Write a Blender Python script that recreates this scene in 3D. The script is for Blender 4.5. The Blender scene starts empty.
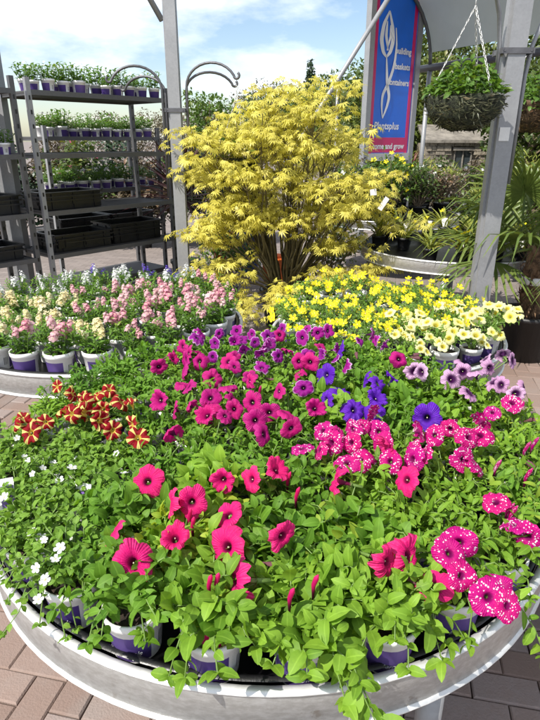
import bpy, math, random
import numpy as np
from mathutils import Vector, Matrix

# ------------------------------------------------------------------ camera, sky, sun, exposure
S = bpy.context.scene
COL = S.collection
rad = math.radians
cam = bpy.data.cameras.new('camera')
cam.sensor_fit = 'VERTICAL'; cam.sensor_height = 36.0; cam.lens = 28.0
cam.clip_start = 0.05; cam.clip_end = 1500
cam_o = bpy.data.objects.new('camera', cam); COL.objects.link(cam_o)
cam_o.location = (0, 0, 1.55); cam_o.rotation_euler = (rad(90 - 21.4), 0, 0)
S.camera = cam_o

TO_SUN = Vector((-0.52, -0.46, 0.78)).normalized()
SUN_EL = math.asin(TO_SUN.z); SUN_ROT = math.atan2(TO_SUN.x, TO_SUN.y)
W = bpy.data.worlds.new('World'); S.world = W; W.use_nodes = True
nt = W.node_tree; nt.nodes.clear()
out = nt.nodes.new('ShaderNodeOutputWorld'); bg = nt.nodes.new('ShaderNodeBackground')
sky = nt.nodes.new('ShaderNodeTexSky'); sky.sky_type = 'NISHITA'; sky.sun_disc = False
sky.sun_elevation = SUN_EL; sky.sun_rotation = SUN_ROT; sky.air_density = 1.0; sky.dust_density = 0.8; sky.ozone_density = 1.0
bg.inputs[1].default_value = 0.115
tc = nt.nodes.new('ShaderNodeTexCoord'); mp = nt.nodes.new('ShaderNodeMapping')
mp.inputs['Scale'].default_value = (1.0, 1.0, 2.6); mp.inputs['Location'].default_value = (0.35, 0.1, 0.2)
nz = nt.nodes.new('ShaderNodeTexNoise'); nz.inputs['Scale'].default_value = 2.3; nz.inputs['Detail'].default_value = 7; nz.inputs['Roughness'].default_value = 0.56
cr = nt.nodes.new('ShaderNodeValToRGB'); cr.color_ramp.elements[0].position = 0.44; cr.color_ramp.elements[1].position = 0.60
mx = nt.nodes.new('ShaderNodeMix'); mx.data_type = 'RGBA'
mx.inputs['B'].default_value = (8.6, 8.8, 9.2, 1)
L = nt.links.new
L(tc.outputs['Generated'], mp.inputs[0]); L(mp.outputs[0], nz.inputs['Vector']); L(nz.outputs['Fac'], cr.inputs[0])
L(cr.outputs[0], mx.inputs['Factor']); L(sky.outputs[0], mx.inputs['A']); L(mx.outputs['Result'], bg.inputs[0]); L(bg.outputs[0], out.inputs[0])

sun = bpy.data.lights.new('sun', 'SUN'); sun.energy = 4.6; sun.angle = rad(0.5); sun.color = (1.0, 0.95, 0.87)
sun_o = bpy.data.objects.new('sun', sun); COL.objects.link(sun_o)
sun_o.rotation_euler = (-TO_SUN).to_track_quat('-Z', 'Y').to_euler()
S.view_settings.view_transform = 'Standard'; S.view_settings.look = 'None'
S.view_settings.exposure = 0.6; S.view_settings.gamma = 1.0; S.view_settings.use_curve_mapping = False
S.cycles.use_denoising = True
S.cycles.max_bounces = 6; S.cycles.transparent_max_bounces = 6; S.cycles.diffuse_bounces = 3; S.cycles.glossy_bounces = 2; S.cycles.transmission_bounces = 4

RNG = random.Random(11)

# ------------------------------------------------------------------ mesh helpers
class Geo:
    """collects geometry (numpy) and links it as one mesh object"""
    def __init__(s): s.v = []; s.t = []; s.q = []; s.uv = []; s.ti = []; s.tm = []; s.qm = []; s.n = 0
    def raw(s, v, t=None, q=None, uv=None, tint=0.5, mi=0):
        v = np.asarray(v, float).reshape(-1, 3); k = len(v)
        s.v.append(v)
        s.uv.append(np.zeros((k, 2)) if uv is None else np.asarray(uv, float))
        s.ti.append(np.full(k, tint) if np.isscalar(tint) else np.asarray(tint, float))
        if t is not None and len(t):
            t = np.asarray(t, int).reshape(-1, 3); s.t.append(t + s.n); s.tm.append(np.full(len(t), mi))
        if q is not None and len(q):
            q = np.asarray(q, int).reshape(-1, 4); s.q.append(q + s.n); s.qm.append(np.full(len(q), mi))
        s.n += k
        return s
    def inst(s, tpl, M, tints=None, mi=0):
        """many copies of a template (v,t,q,uv) under a stack of 4x4 matrices"""
        M = np.asarray(M, float).reshape(-1, 4, 4); K = len(M)
        if K == 0: return s
        v, t, q, uv = tpl; n = len(v)
        V = np.einsum('kij,nj->kni', M[:, :3, :3], v) + M[:, None, :3, 3]
        off = (np.arange(K) * n)[:, None, None]
        T = (np.asarray(t, int).reshape(1, -1, 3) + off).reshape(-1, 3) if len(t) else None
        Q = (np.asarray(q, int).reshape(1, -1, 4) + off).reshape(-1, 4) if len(q) else None
        ti = np.repeat(np.full(K, .5) if tints is None else np.asarray(tints, float), n)
        return s.raw(V.reshape(-1, 3), T, Q, np.tile(uv, (K, 1)), ti, mi)
    def box(s, c, d, rz=0.0, tint=.5, mi=0, taper=1.0):
        x, y, z = d[0]/2, d[1]/2, d[2]/2
        v = np.array([[-x,-y,-z],[x,-y,-z],[x,y,-z],[-x,y,-z],[-x*taper,-y*taper,z],[x*taper,-y*taper,z],[x*taper,y*taper,z],[-x*taper,y*taper,z]])
        if rz:
            a, b = math.cos(rz), math.sin(rz); v = v @ np.array([[a, b, 0], [-b, a, 0], [0, 0, 1]])
        return s.raw(v + np.array(c), None, [[0,3,2,1],[4,5,6,7],[0,1,5,4],[1,2,6,5],[2,3,7,6],[3,0,4,7]],
                     np.array([[0,0],[1,0],[1,1],[0,1],[0,1],[1,1],[1,0],[0,0]], float), tint, mi)
    def tube(s, pts, r, n=6, tint=.5, mi=0, cap=True):
        P = np.asarray(pts, float); m = len(P)
        r = np.full(m, r) if np.isscalar(r) else np.asarray(r, float)
        T = np.gradient(P, axis=0); T /= (np.linalg.norm(T, axis=1)[:, None] + 1e-9)
        ref = np.array([0, 0, 1.0]) if abs(T[0][2]) < .9 else np.array([1.0, 0, 0])
        u = np.cross(T[0], ref); u /= np.linalg.norm(u); V = []; UV = []
        ang = np.arange(n) * 2 * math.pi / n
        for i in range(m):
            u = u - T[i] * np.dot(u, T[i]); u /= (np.linalg.norm(u) + 1e-9); w = np.cross(T[i], u)
            V.append(P[i] + r[i] * (np.cos(ang)[:, None] * u + np.sin(ang)[:, None] * w))
            UV.append(np.stack([np.arange(n) / n, np.full(n, i / max(1, m - 1))], 1))
        q = [[i*n+j, i*n+(j+1) % n, (i+1)*n+(j+1) % n, (i+1)*n+j] for i in range(m-1) for j in range(n)]
        t = []
        if cap:
            t = [[0, j+1, j] for j in range(1, n-1)] + [[(m-1)*n, (m-1)*n+j, (m-1)*n+j+1] for j in range(1, n-1)]
        return s.raw(np.concatenate(V), t, q, np.concatenate(UV), tint, mi)
    def lathe(s, prof, n=32, c=(0, 0, 0), tint=.5, mi=0, a0=0.0, a1=2*math.pi):
        prof = np.asarray(prof, float); m = len(prof)
        ang = a0 + (a1 - a0) * np.arange(n + 1) / n
        d = np.concatenate([[0], np.cumsum(np.linalg.norm(np.diff(prof, axis=0), axis=1))]); d /= d[-1]
        V = np.stack([np.outer(prof[:, 0], np.cos(ang)), np.outer(prof[:, 0], np.sin(ang)), np.repeat(prof[:, 1:2], n + 1, 1)], -1).reshape(-1, 3)
        UV = np.stack([np.tile(np.arange(n + 1) / n, (m, 1)), np.repeat(d[:, None], n + 1, 1)], -1).reshape(-1, 2)
        q = [[i*(n+1)+j, i*(n+1)+j+1, (i+1)*(n+1)+j+1, (i+1)*(n+1)+j] for i in range(m-1) for j in range(n)]
        return s.raw(V + np.array(c), None, q, UV, tint, mi)
    def mesh(s, name, mats, smooth=True):
        v = np.concatenate(s.v); uv = np.concatenate(s.uv); ti = np.concatenate(s.ti)
        t = np.concatenate(s.t) if s.t else np.zeros((0, 3), int); q = np.concatenate(s.q) if s.q else np.zeros((0, 4), int)
        me = bpy.data.meshes.new(name)
        me.vertices.add(len(v)); me.vertices.foreach_set('co', v.astype(np.float32).ravel())
        lv = np.concatenate([t.ravel(), q.ravel()]).astype(np.int32)
        me.loops.add(len(lv)); me.loops.foreach_set('vertex_index', lv)
        nf = len(t) + len(q); me.polygons.add(nf)
        ls = np.concatenate([np.arange(len(t)) * 3, len(t) * 3 + np.arange(len(q)) * 4]).astype(np.int32)
        me.polygons.foreach_set('loop_start', ls)
        me.polygons.foreach_set('use_smooth', np.full(nf, bool(smooth)))
        mi = np.concatenate((s.tm + s.qm) or [np.zeros(0)]).astype(np.int32)
        me.polygons.foreach_set('material_index', mi)
        ul = me.uv_layers.new(name='UVMap'); ul.data.foreach_set('uv', uv[lv].astype(np.float32).ravel())
        at = me.attributes.new('tint', 'FLOAT', 'POINT'); at.data.foreach_set('value', ti.astype(np.float32))
        for m in (mats if isinstance(mats, (list, tuple)) else [mats]): me.materials.append(m)
        me.update(calc_edges=True); me.validate()
        return me
    def build(s, name, mats, parent=None, smooth=True, loc=None):
        return link(name, s.mesh(name, mats, smooth), parent, loc)

def link(name, me, parent=None, loc=None, M=None):
    o = bpy.data.objects.new(name, me); COL.objects.link(o)
    if parent is not None: o.parent = parent
    if M is not None: o.matrix_basis = M
    elif loc is not None: o.location = loc
    return o
def tag(o, label, cat=None, group=None, kind=None):
    if label: o['label'] = label
    if cat: o['category'] = cat
    if group: o['group'] = group
    if kind: o['kind'] = kind
    return o
def thing(name, label, cat, loc=(0, 0, 0), rz=0.0, group=None):
    o = bpy.data.objects.new(name, None); COL.objects.link(o); o.empty_display_size = .05
    o.location = loc; o.rotation_euler = (0, 0, rz)
    return tag(o, label, cat, group)
def struct(o): o['kind'] = 'structure'; return o
KIDS = {}
def kids(o):
    return [c for c in o.children]
def dup(root, loc, rz=0.0, label=None, group=None, scale=1.0, tree=None):
    r = root.copy(); COL.objects.link(r); r.location = loc; r.rotation_euler = (0, 0, rz); r.scale = (scale,)*3
    if label: r['label'] = label
    if group: r['group'] = group
    for ch, gr in tree:
        c = ch.copy(); COL.objects.link(c); c.parent = r
        for g in gr:
            d = g.copy(); COL.objects.link(d); d.parent = c
    return r
def tree_of(root):
    bpy.context.view_layer.update()
    return [(c, list(c.children)) for c in root.children]

def frames(pos, d, up, sc):
    """matrices whose Y is d, Z about up"""
    pos = np.asarray(pos, float).reshape(-1, 3); d = np.asarray(d, float).reshape(-1, 3); up = np.asarray(up, float).reshape(-1, 3)
    y = d / (np.linalg.norm(d, axis=1)[:, None] + 1e-9)
    x = np.cross(y, up); x /= (np.linalg.norm(x, axis=1)[:, None] + 1e-9)
    z = np.cross(x, y); sc = np.broadcast_to(np.asarray(sc, float), (len(pos),))[:, None]
    M = np.zeros((len(pos), 4, 4)); M[:, :3, 0] = x*sc; M[:, :3, 1] = y*sc; M[:, :3, 2] = z*sc; M[:, :3, 3] = pos; M[:, 3, 3] = 1
    return M
def leaf_tpl(Wd=.55, seg=4, fold=.18, curl=.25, peak=.45, base=.12, wav=0.0):
    v = []; uv = []
    for i in range(seg):
        t = i / seg if seg < 5 else (0, .16, .38, .64, .88)[i]
        w = Wd/2 * max(base, math.sin(math.pi * t ** (math.log(.5) / math.log(peak))) ** (.8 if seg < 5 else .62) if t > 0 else base)
        z = -curl * t * t + .06 * math.sin(math.pi * t)
        wz = wav * math.sin(i * 2.1)
        v += [[-w, t, z + fold * w + wz], [0, t, z], [w, t, z + fold * w - wz]]
        uv += [[0, t], [.5, t], [1, t]]
    v.append([0, 1, -curl]); uv.append([.5, 1])
    q = []
    for i in range(seg - 1):
        a = i * 3; q += [[a, a+1, a+4, a+3], [a+1, a+2, a+5, a+4]]
    a = (seg - 1) * 3; T = [[a, a+1, a+3], [a+1, a+2, a+3]]
    return np.array(v), np.array(T), np.array(q), np.array(uv)

# ------------------------------------------------------------------ materials
class NT:
    def __init__(s, name):
        s.m = bpy.data.materials.new(name); s.m.use_nodes = True; s.t = s.m.node_tree; s.t.nodes.clear()
        s.out = s.t.nodes.new('ShaderNodeOutputMaterial')
    def n(s, kind, **kw):
        nd = s.t.nodes.new(kind)
        for k, v in kw.items(): setattr(nd, k, v)
        return nd
    def l(s, a, b): s.t.links.new(a, b)
    def inp(s, sock, v):
        if hasattr(v, 'is_output'): s.l(v, sock)
        else: sock.default_value = v if not (isinstance(v, tuple) and len(v) == 3 and sock.type == 'RGBA') else v + (1,)
    def math(s, op, a, b=0.0, c=0.0, clamp=False):
        nd = s.n('ShaderNodeMath', operation=op, use_clamp=clamp)
        s.inp(nd.inputs[0], a); s.inp(nd.inputs[1], b)
        if len(nd.inputs) > 2: s.inp(nd.inputs[2], c)
        return nd.outputs[0]
    def mix(s, f, a, b, blend='MIX'):
        nd = s.n('ShaderNodeMix', data_type='RGBA', blend_type=blend)
        s.inp(nd.inputs['Factor'], f); s.inp(nd.inputs['A'], a); s.inp(nd.inputs['B'], b)
        return nd.outputs['Result']
    def attr(s, nm): return s.n('ShaderNodeAttribute', attribute_name=nm).outputs['Fac']
    def rnd(s): return s.n('ShaderNodeObjectInfo').outputs['Random']
    def uv(s):
        sp = s.n('ShaderNodeSeparateXYZ'); s.l(s.n('ShaderNodeTexCoord').outputs['UV'], sp.inputs[0]); return sp.outputs[0], sp.outputs[1]
    def obj(s): return s.n('ShaderNodeTexCoord').outputs['Object']
    def noise(s, vec, scale, detail=3.0, rough=.5):
        nd = s.n('ShaderNodeTexNoise'); s.l(vec, nd.inputs['Vector']); nd.inputs['Scale'].default_value = scale
        nd.inputs['Detail'].default_value = detail; nd.inputs['Roughness'].default_value = rough
        return nd.outputs['Fac']
    def ramp(s, f, a, b):   # smoothstep a..b
        nd = s.n('ShaderNodeMapRange', interpolation_type='SMOOTHSTEP'); s.inp(nd.inputs[0], f)
        nd.inputs[1].default_value = a; nd.inputs[2].default_value = b; return nd.outputs[0]
    def pr(s, col, rough=.5, metal=0.0, spec=.5, bump=None, bd=.01, bs=.5):
        p = s.n('ShaderNodeBsdfPrincipled'); s.inp(p.inputs['Base Color'], col); s.inp(p.inputs['Roughness'], rough)
        s.inp(p.inputs['Metallic'], metal); p.inputs['Specular IOR Level'].default_value = spec
        if bump is not None:
            b = s.n('ShaderNodeBump'); s.l(bump, b.inputs['Height']); b.inputs['Distance'].default_value = bd; b.inputs['Strength'].default_value = bs
            s.l(b.outputs[0], p.inputs['Normal'])
        return p.outputs[0]
    def done(s, sh): s.l(sh, s.out.inputs[0]); return s.m

def leaf_mat(name, c1, c2, tr=.4, rough=.42, tw=(1.25, 1.2, .5), spec=.4, vein=.25):
    m = NT(name)
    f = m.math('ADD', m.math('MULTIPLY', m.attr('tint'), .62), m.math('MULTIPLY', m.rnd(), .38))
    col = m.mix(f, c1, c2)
    gp = m.n('ShaderNodeNewGeometry').outputs['Position']
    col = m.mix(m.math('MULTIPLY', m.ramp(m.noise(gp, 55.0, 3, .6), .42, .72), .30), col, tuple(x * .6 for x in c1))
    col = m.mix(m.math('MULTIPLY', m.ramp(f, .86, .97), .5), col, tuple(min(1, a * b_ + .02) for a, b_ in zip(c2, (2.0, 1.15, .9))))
    u, v = m.uv()
    rib = m.ramp(m.math('ABSOLUTE', m.math('SUBTRACT', u, .5)), .09, .0)
    lite = tuple(min(1, x * 1.5 + .03) for x in c2)
    col = m.mix(m.math('MULTIPLY', rib, vein), col, lite)
    p = m.pr(col, rough, 0, spec)
    t = m.n('ShaderNodeBsdfTranslucent'); m.l(m.mix(1.0, col, tw, 'MULTIPLY'), t.inputs[0])
    x = m.n('ShaderNodeMixShader'); x.inputs[0].default_value = tr; m.l(p, x.inputs[1]); m.l(t.outputs[0], x.inputs[2])
    return m.done(x.outputs[0])

def petal_mat(name, main, throat, vein=None, edge=None, star=None, speck=False, main2=None, tr=.38, tv=(.16, .34), veins=32, vs=.45):
    m = NT(name); u, v = m.uv()
    col = m.mix(m.rnd(), main, main2 or main)
    if vein:
        w = m.math('SINE', m.math('MULTIPLY', u, 2*math.pi*veins))
        w = m.math('MULTIPLY', m.ramp(w, .35, .95), m.ramp(v, .98, .3))
        col = m.mix(m.math('MULTIPLY', w, vs), col, vein)
    if star:
        d = m.math('ABSOLUTE', m.math('SUBTRACT', m.math('FRACT', m.math('ADD', m.math('MULTIPLY', u, 5.0), .5)), .5))
        col = m.mix(m.ramp(m.math('SUBTRACT', d, m.math('MULTIPLY', v, .07)), .085, .045), col, star)
    if edge:
        col = m.mix(m.ramp(v, .86, .97), col, edge)
    if speck:
        vo = m.n('ShaderNodeTexVoronoi'); cb = m.n('ShaderNodeCombineXYZ')
        m.l(m.math('MULTIPLY', m.math('COSINE', m.math('MULTIPLY', u, 6.2832)), v), cb.inputs[0]); m.l(m.math('MULTIPLY', m.math('SINE', m.math('MULTIPLY', u, 6.2832)), v), cb.inputs[1])
        m.l(m.math('MULTIPLY', m.rnd(), 40.0), cb.inputs[2])
        m.l(cb.outputs[0], vo.inputs['Vector']); vo.inputs['Scale'].default_value = 6.2
        n2 = m.noise(cb.outputs[0], 2.6)
        dist = m.math('SUBTRACT', vo.outputs['Distance'], m.math('MULTIPLY', m.math('SUBTRACT', n2, .52), 1.3))
        col = m.mix(m.ramp(dist, .30, .24), col, (.86, .8, .84))
    if name in ('hot_pink_petal', 'magenta_petal'):
        col = m.mix(m.math('MULTIPLY', m.ramp(v, .55, 1.0), .35), col, tuple(min(1, x * 1.1 + .05) for x in main))
    col = m.mix(m.ramp(v, tv[1], tv[0]), col, throat)
    vw = m.math('ADD', m.math('SINE', m.math('MULTIPLY', u, 6.2832 * 40)), m.math('MULTIPLY', m.noise(m.obj(), 7.0, 3), 4.0))
    p = m.pr(col, .55, 0, .3, vw, .005, .35)
    t = m.n('ShaderNodeBsdfTranslucent'); m.l(col, t.inputs[0])
    x = m.n('ShaderNodeMixShader'); x.inputs[0].default_value = tr; m.l(p, x.inputs[1]); m.l(t.outputs[0], x.inputs[2])
    return m.done(x.outputs[0])

def plain(name, col, rough=.5, metal=0.0, var=.15, scale=12.0, bd=.004, spec=.5, col2=None):
    m = NT(name); o = m.obj()
    n = m.noise(o, scale, 4, .6)
    c2 = col2 or tuple(x * (1 - var * 1.6) for x in col)
    c = m.mix(m.ramp(n, .3, .7), c2, col)
    return m.done(m.pr(c, m.math('ADD', rough - .08, m.math('MULTIPLY', n, .16)), metal, spec, m.noise(o, scale * 4), bd, .4))

def galv(name, base=(.62, .63, .64), metal=.75, rough=.42):
    m = NT(name); o = m.obj()
    vo = m.n('ShaderNodeTexVoronoi'); m.l(o, vo.inputs['Vector']); vo.inputs['Scale'].default_value = 90
    n = m.noise(o, 5.0, 5, .65); sp = m.n('ShaderNodeSeparateColor'); m.l(vo.outputs['Color'], sp.inputs[0])
    f = m.math('ADD', m.math('MULTIPLY', sp.outputs[0], .14), m.math('MULTIPLY', n, .8))
    c = m.mix(f, tuple(x * .62 for x in base), tuple(min(1, x * 1.2) for x in base))
    return m.done(m.pr(c, m.math('ADD', rough - .12, m.math('MULTIPLY', n, .28)), metal, .5, n, .002, .3))

M = {}
M['leaf'] = leaf_mat('petunia_leaf', (.07, .18, .012), (.27, .45, .045), rough=.55, spec=.25)
M['leaf2'] = leaf_mat('petunia_leaf_deep', (.05, .145, .012), (.18, .35, .035), rough=.55, spec=.25)
M['leaf_bac'] = leaf_mat('bacopa_leaf', (.07, .18, .02), (.27, .44, .06), rough=.55, spec=.25)
M['leaf_dark'] = leaf_mat('snapdragon_leaf', (.06, .15, .015), (.18, .34, .045))
M['leaf_yel'] = leaf_mat('bidens_leaf', (.07, .17, .02), (.22, .36, .05))
M['leaf_basket'] = leaf_mat('basket_leaf', (.045, .11, .015), (.13, .24, .04))
M['leaf_rack'] = leaf_mat('seedling_leaf', (.06, .15, .02), (.15, .28, .06))
M['maple'] = leaf_mat('golden_maple_leaf', (.46, .39, .04), (.80, .73, .17), tr=.45, tw=(1.0, 1.05, .75), vein=.1)
M['palm'] = leaf_mat('palm_leaf', (.05, .10, .018), (.19, .24, .055), tr=.25, rough=.4)
M['cord'] = leaf_mat('cordyline_leaf', (.045, .012, .014), (.11, .04, .035), tr=.2, tw=(1.2, .8, .6), vein=.1)
M['cord2'] = leaf_mat('red_cordyline_leaf', (.11, .03, .025), (.25, .10, .07), tr=.25, tw=(1.2, .8, .6), vein=.1)
M['hedge'] = leaf_mat('hedge_leaf', (.035, .07, .012), (.13, .16, .03), tr=.25)
M['tree'] = leaf_mat('tree_leaf', (.04, .075, .018), (.12, .17, .04), tr=.3)
M['tree_bare'] = leaf_mat('budding_tree_leaf', (.10, .08, .05), (.16, .14, .08), tr=.2)
M['conifer'] = leaf_mat('conifer_leaf', (.02, .045, .02), (.05, .085, .04), tr=.1)
M['shrub'] = leaf_mat('shrub_leaf', (.04, .10, .015), (.12, .2, .035))
M['heather'] = leaf_mat('heather_leaf', (.05, .035, .025), (.13, .10, .06), tr=.2)
M['grassy'] = leaf_mat('strap_leaf', (.15, .2, .03), (.38, .38, .08), tr=.3)
M['stem'] = plain('green_stem', (.13, .22, .04), .5)
M['bark'] = plain('bark', (.20, .15, .10), .85, 0, .4, 20, .01)
M['bark_maple'] = plain('maple_bark', (.16, .13, .06), .7, 0, .3, 20)
M['fibre'] = plain('palm_trunk_fibre', (.22, .13, .07), .95, 0, .5, 30, .02)
M['galv'] = galv('galvanised_steel', (.33, .335, .345), .45, .5)
def rim_mat():
    m = NT('brushed_rim'); u, v = m.uv(); cb = m.n('ShaderNodeCombineXYZ'); m.l(m.math('MULTIPLY', u, 60.0), cb.inputs[0]); m.l(m.math('MULTIPLY', v, 5.0), cb.inputs[1]); st = m.noise(cb.outputs[0], 3.0, 6, .7)
    cb2 = m.n('ShaderNodeCombineXYZ'); m.l(m.math('MULTIPLY', u, 9.0), cb2.inputs[0]); m.l(m.math('MULTIPLY', v, 90.0), cb2.inputs[1]); br = m.noise(cb2.outputs[0], 2.0, 3, .6)
    c = m.mix(m.ramp(st, .35, .7), (.42, .415, .40), (.58, .58, .575)); c = m.mix(m.math('MULTIPLY', m.ramp(br, .5, .75), .3), c, (.38, .37, .36))
    c = m.mix(m.math('MULTIPLY', m.ramp(m.noise(m.obj(), 26.0, 5, .7), .62, .72), .6), c, (.25, .20, .15))
    return m.done(m.pr(c, m.math('ADD', .34, m.math('MULTIPLY', br, .2)), .5, .5, br, .001, .4))
M['rim'] = rim_mat()
M['rim_lip'] = galv('bright_lip', (.74, .74, .73), .5, .42)
M['rack'] = galv('rack_steel', (.14, .14, .145), .6, .5)
M['shelf'] = plain('rack_shelf_board', (.06, .057, .055), .6, 0, .3, 6)
M['black'] = plain('black_plastic', (.009, .009, .010), .38, 0, .2, 30, .002)
M['blackpot'] = plain('black_pot_plastic', (.02, .02, .021), .45)
M['soil'] = plain('compost', (.045, .028, .018), .95, 0, .5, 90, .01)
M['white'] = plain('white_plastic', (.78, .77, .75), .4, 0, .06)
M['chain'] = plain('pale_chain', (.6, .6, .58), .4, .3)
M['wire'] = plain('dark_iron', (.13, .13, .14), .5, .5)
M['red'] = plain('red_glaze', (.45, .01, .01), .25)
M['orange'] = plain('orange_plastic', (.75, .16, .02), .4)
M['blue'] = plain('blue_plastic', (.03, .09, .5), .4)
M['sign_blue'] = plain('sign_blue', (.006, .15, .75), .4, 0, .08, 3)
M['sign_red'] = plain('sign_crimson', (.62, .01, .13), .4, 0, .08, 3)
M['sign_white'] = plain('sign_white_print', (.8, .8, .82), .5, 0, .04)
M['pollen'] = plain('stamen', (.8, .75, .5), .6)
M['moss'] = plain('moss_wicker', (.055, .065, .035), .95, 0, .6, 40, .02)
M['wicker'] = plain('brown_wicker', (.13, .08, .045), .9, 0, .5, 40, .02)
M['tagp'] = plain('tag_purple', (.20, .12, .42), .4)
M['glass'] = plain('window_glass', (.04, .05, .055), .08, 0, .1, 3, .0005)

# printed pots: purple panel, white rim, white panel with a bar code
def pot_mat(name, purple):
    m = NT(name); u, v = m.uv()
    side = m.math('MULTIPLY', m.ramp(v, .02, .025), m.ramp(v, .335, .33))
    def band(a, b): return m.math('MULTIPLY', m.ramp(u, a - .002, a + .002), m.ramp(u, b + .002, b - .002))
    pur = m.math('ADD', band(.28, .655), band(.80, .985), clamp=True)
    vv = m.math('MULTIPLY', side, pur)
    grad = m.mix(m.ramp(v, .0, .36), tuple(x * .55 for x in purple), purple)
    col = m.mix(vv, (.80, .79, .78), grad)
    bar = m.math('GREATER_THAN', m.math('SINE', m.math('ADD', m.math('MULTIPLY', u, 900.0), m.math('MULTIPLY', m.math('SINE', m.math('MULTIPLY', u, 310.0)), 2.0))), .1)
    bz = m.math('MULTIPLY', m.math('MULTIPLY', band(.715, .775), m.ramp(v, .1, .11)), m.ramp(v, .27, .26))
    col = m.mix(m.math('MULTIPLY', bar, bz), col, (.05, .05, .06))
    dots = m.n('ShaderNodeTexVoronoi'); cb = m.n('ShaderNodeCombineXYZ'); m.l(m.math('MULTIPLY', u, 60.0), cb.inputs[0]); m.l(m.math('MULTIPLY', v, 42.0), cb.inputs[1]); m.l(cb.outputs[0], dots.inputs['Vector'])
    dz = m.math('MULTIPLY', m.math('MULTIPLY', m.math('ADD', band(.67, .70), band(.05, .12), clamp=True), side), m.ramp(dots.outputs['Distance'], .3, .25))
    col = m.mix(m.math('MULTIPLY', dz, .7), col, (.10, .25, .10))
    return m.done(m.pr(col, .35, 0, .5))
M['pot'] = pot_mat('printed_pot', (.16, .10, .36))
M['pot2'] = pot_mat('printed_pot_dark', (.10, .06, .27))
M['paver'] = None
def paver_mat(name):
    m = NT(name); o = m.obj(); f = m.math('FRACT', m.math('ADD', m.rnd(), m.attr('tint')))
    geo = m.n('ShaderNodeNewGeometry').outputs['Position']
    c = m.mix(f, (.20, .14, .115), (.285, .215, .185))
    c = m.mix(m.ramp(f, .7, .8), c, (.27, .215, .195))
    n = m.noise(geo, 35, 5, .65); n2 = m.noise(geo, 3.2, 4, .6)
    c = m.mix(m.math('MULTIPLY', m.ramp(n, .35, .75), .35), c, (.22, .15, .12))
    c = m.mix(m.math('MULTIPLY', m.ramp(n2, .45, .75), .45), c, (.24, .22, .205))
    return m.done(m.pr(c, .85, 0, .3, m.noise(geo, 160, 3), .004, .5))
M['paver'] = paver_mat('clay_paver')
def ground_mat():
    m = NT('far_paving'); geo = m.n('ShaderNodeNewGeometry').outputs['Position']
    mpn = m.n('ShaderNodeMapping'); m.l(geo, mpn.inputs[0]); mpn.inputs['Rotation'].default_value = (0, 0, rad(12))
    b = m.n('ShaderNodeTexBrick'); m.l(mpn.outputs[0], b.inputs['Vector']); b.inputs['Scale'].default_value = 1.0
    b.inputs['Brick Width'].default_value = .2; b.inputs['Row Height'].default_value = .1; b.inputs['Mortar Size'].default_value = .004
    b.inputs['Color1'].default_value = (.19, .155, .14, 1); b.inputs['Color2'].default_value = (.26, .215, .195, 1); b.inputs['Mortar'].default_value = (.10, .085, .07, 1)
    n = m.noise(geo, .8, 5, .6)
    c = m.mix(m.math('MULTIPLY', n, .5), b.outputs['Color'], (.19, .18, .17))
    return m.done(m.pr(c, .9, 0, .3, m.noise(geo, 60), .01, .4))
M['ground'] = ground_mat()
M['sand'] = plain('joint_sand', (.13, .11, .09), .95, 0, .4, 60)
def roof_mat():
    m = NT('polycarbonate'); o = m.obj(); n = m.noise(o, 1.6, 5, .6)
    c = m.mix(n, (.36, .38, .34), (.52, .54, .50))
    t = m.n('ShaderNodeBsdfTranslucent'); m.l(c, t.inputs[0]); x = m.n('ShaderNodeMixShader'); x.inputs[0].default_value = .35
    m.l(m.pr(c, .3), x.inputs[1]); m.l(t.outputs[0], x.inputs[2]); return m.done(x.outputs[0])
M['roof'] = roof_mat()
M['stone'] = plain('rubble_stone', (.30, .26, .20), .9, 0, .35, 6, .03)
M['slate'] = plain('stone_roof', (.25, .225, .19), .9, 0, .3, 5, .03)

# petals
PET = {
 'P': petal_mat('hot_pink_petal', (.78, .012, .17), (.16, .003, .05), (.42, .003, .08), main2=(.70, .008, .19), vs=.6),
 'M': petal_mat('magenta_petal', (.46, .004, .20), (.08, .002, .05), (.26, .002, .11), main2=(.58, .006, .17), vs=.6),
 'Q': petal_mat('purple_petal', (.27, .01, .28), (.07, .003, .07), (.2, .004, .17), edge=(.62, .35, .62), main2=(.40, .008, .26)),
 'V': petal_mat('violet_petal', (.095, .012, .42), (.03, .003, .13), (.05, .004, .25), main2=(.15, .02, .5)),
 'S': petal_mat('speckled_petal', (.56, .004, .17), (.20, .003, .10), None, speck=True, main2=(.50, .003, .22)),
 'L': petal_mat('lilac_petal', (.58, .30, .52), (.05, .003, .06), (.14, .01, .13), main2=(.68, .44, .64), tv=(.30, .66), veins=20, vs=.9),
 'R': petal_mat('red_star_petal', (.34, .002, .008), (.75, .55, .08), None, star=(.86, .72, .22), main2=(.28, .002, .010)),
 'H': petal_mat('lime_white_petal', (.80, .80, .30), (.62, .52, .03), None, main2=(.84, .84, .52), tv=(.2, .7)),
 'Y': petal_mat('yellow_petal', (.84, .72, .012), (.78, .50, .005), None, main2=(.86, .80, .04)),
 'G': petal_mat('white_petal', (.82, .82, .82), (.7, .65, .2), None, tv=(.1, .25)),
 'C': petal_mat('cream_petal', (.84, .74, .42), (.80, .55, .16), None, main2=(.86, .80, .58), tv=(.1, .4)),
 'K': petal_mat('pink_snap_petal', (.74, .30, .40), (.84, .70, .5), None, main2=(.82, .55, .58), tv=(.1, .45)),
 'W': petal_mat('white_snap_petal', (.80, .80, .80), (.7, .68, .5), None, tv=(.1, .4)),
 'U': petal_mat('lobelia_petal', (.12, .06, .50), (.6, .6, .7), None, tv=(.08, .2)),
}

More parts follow.
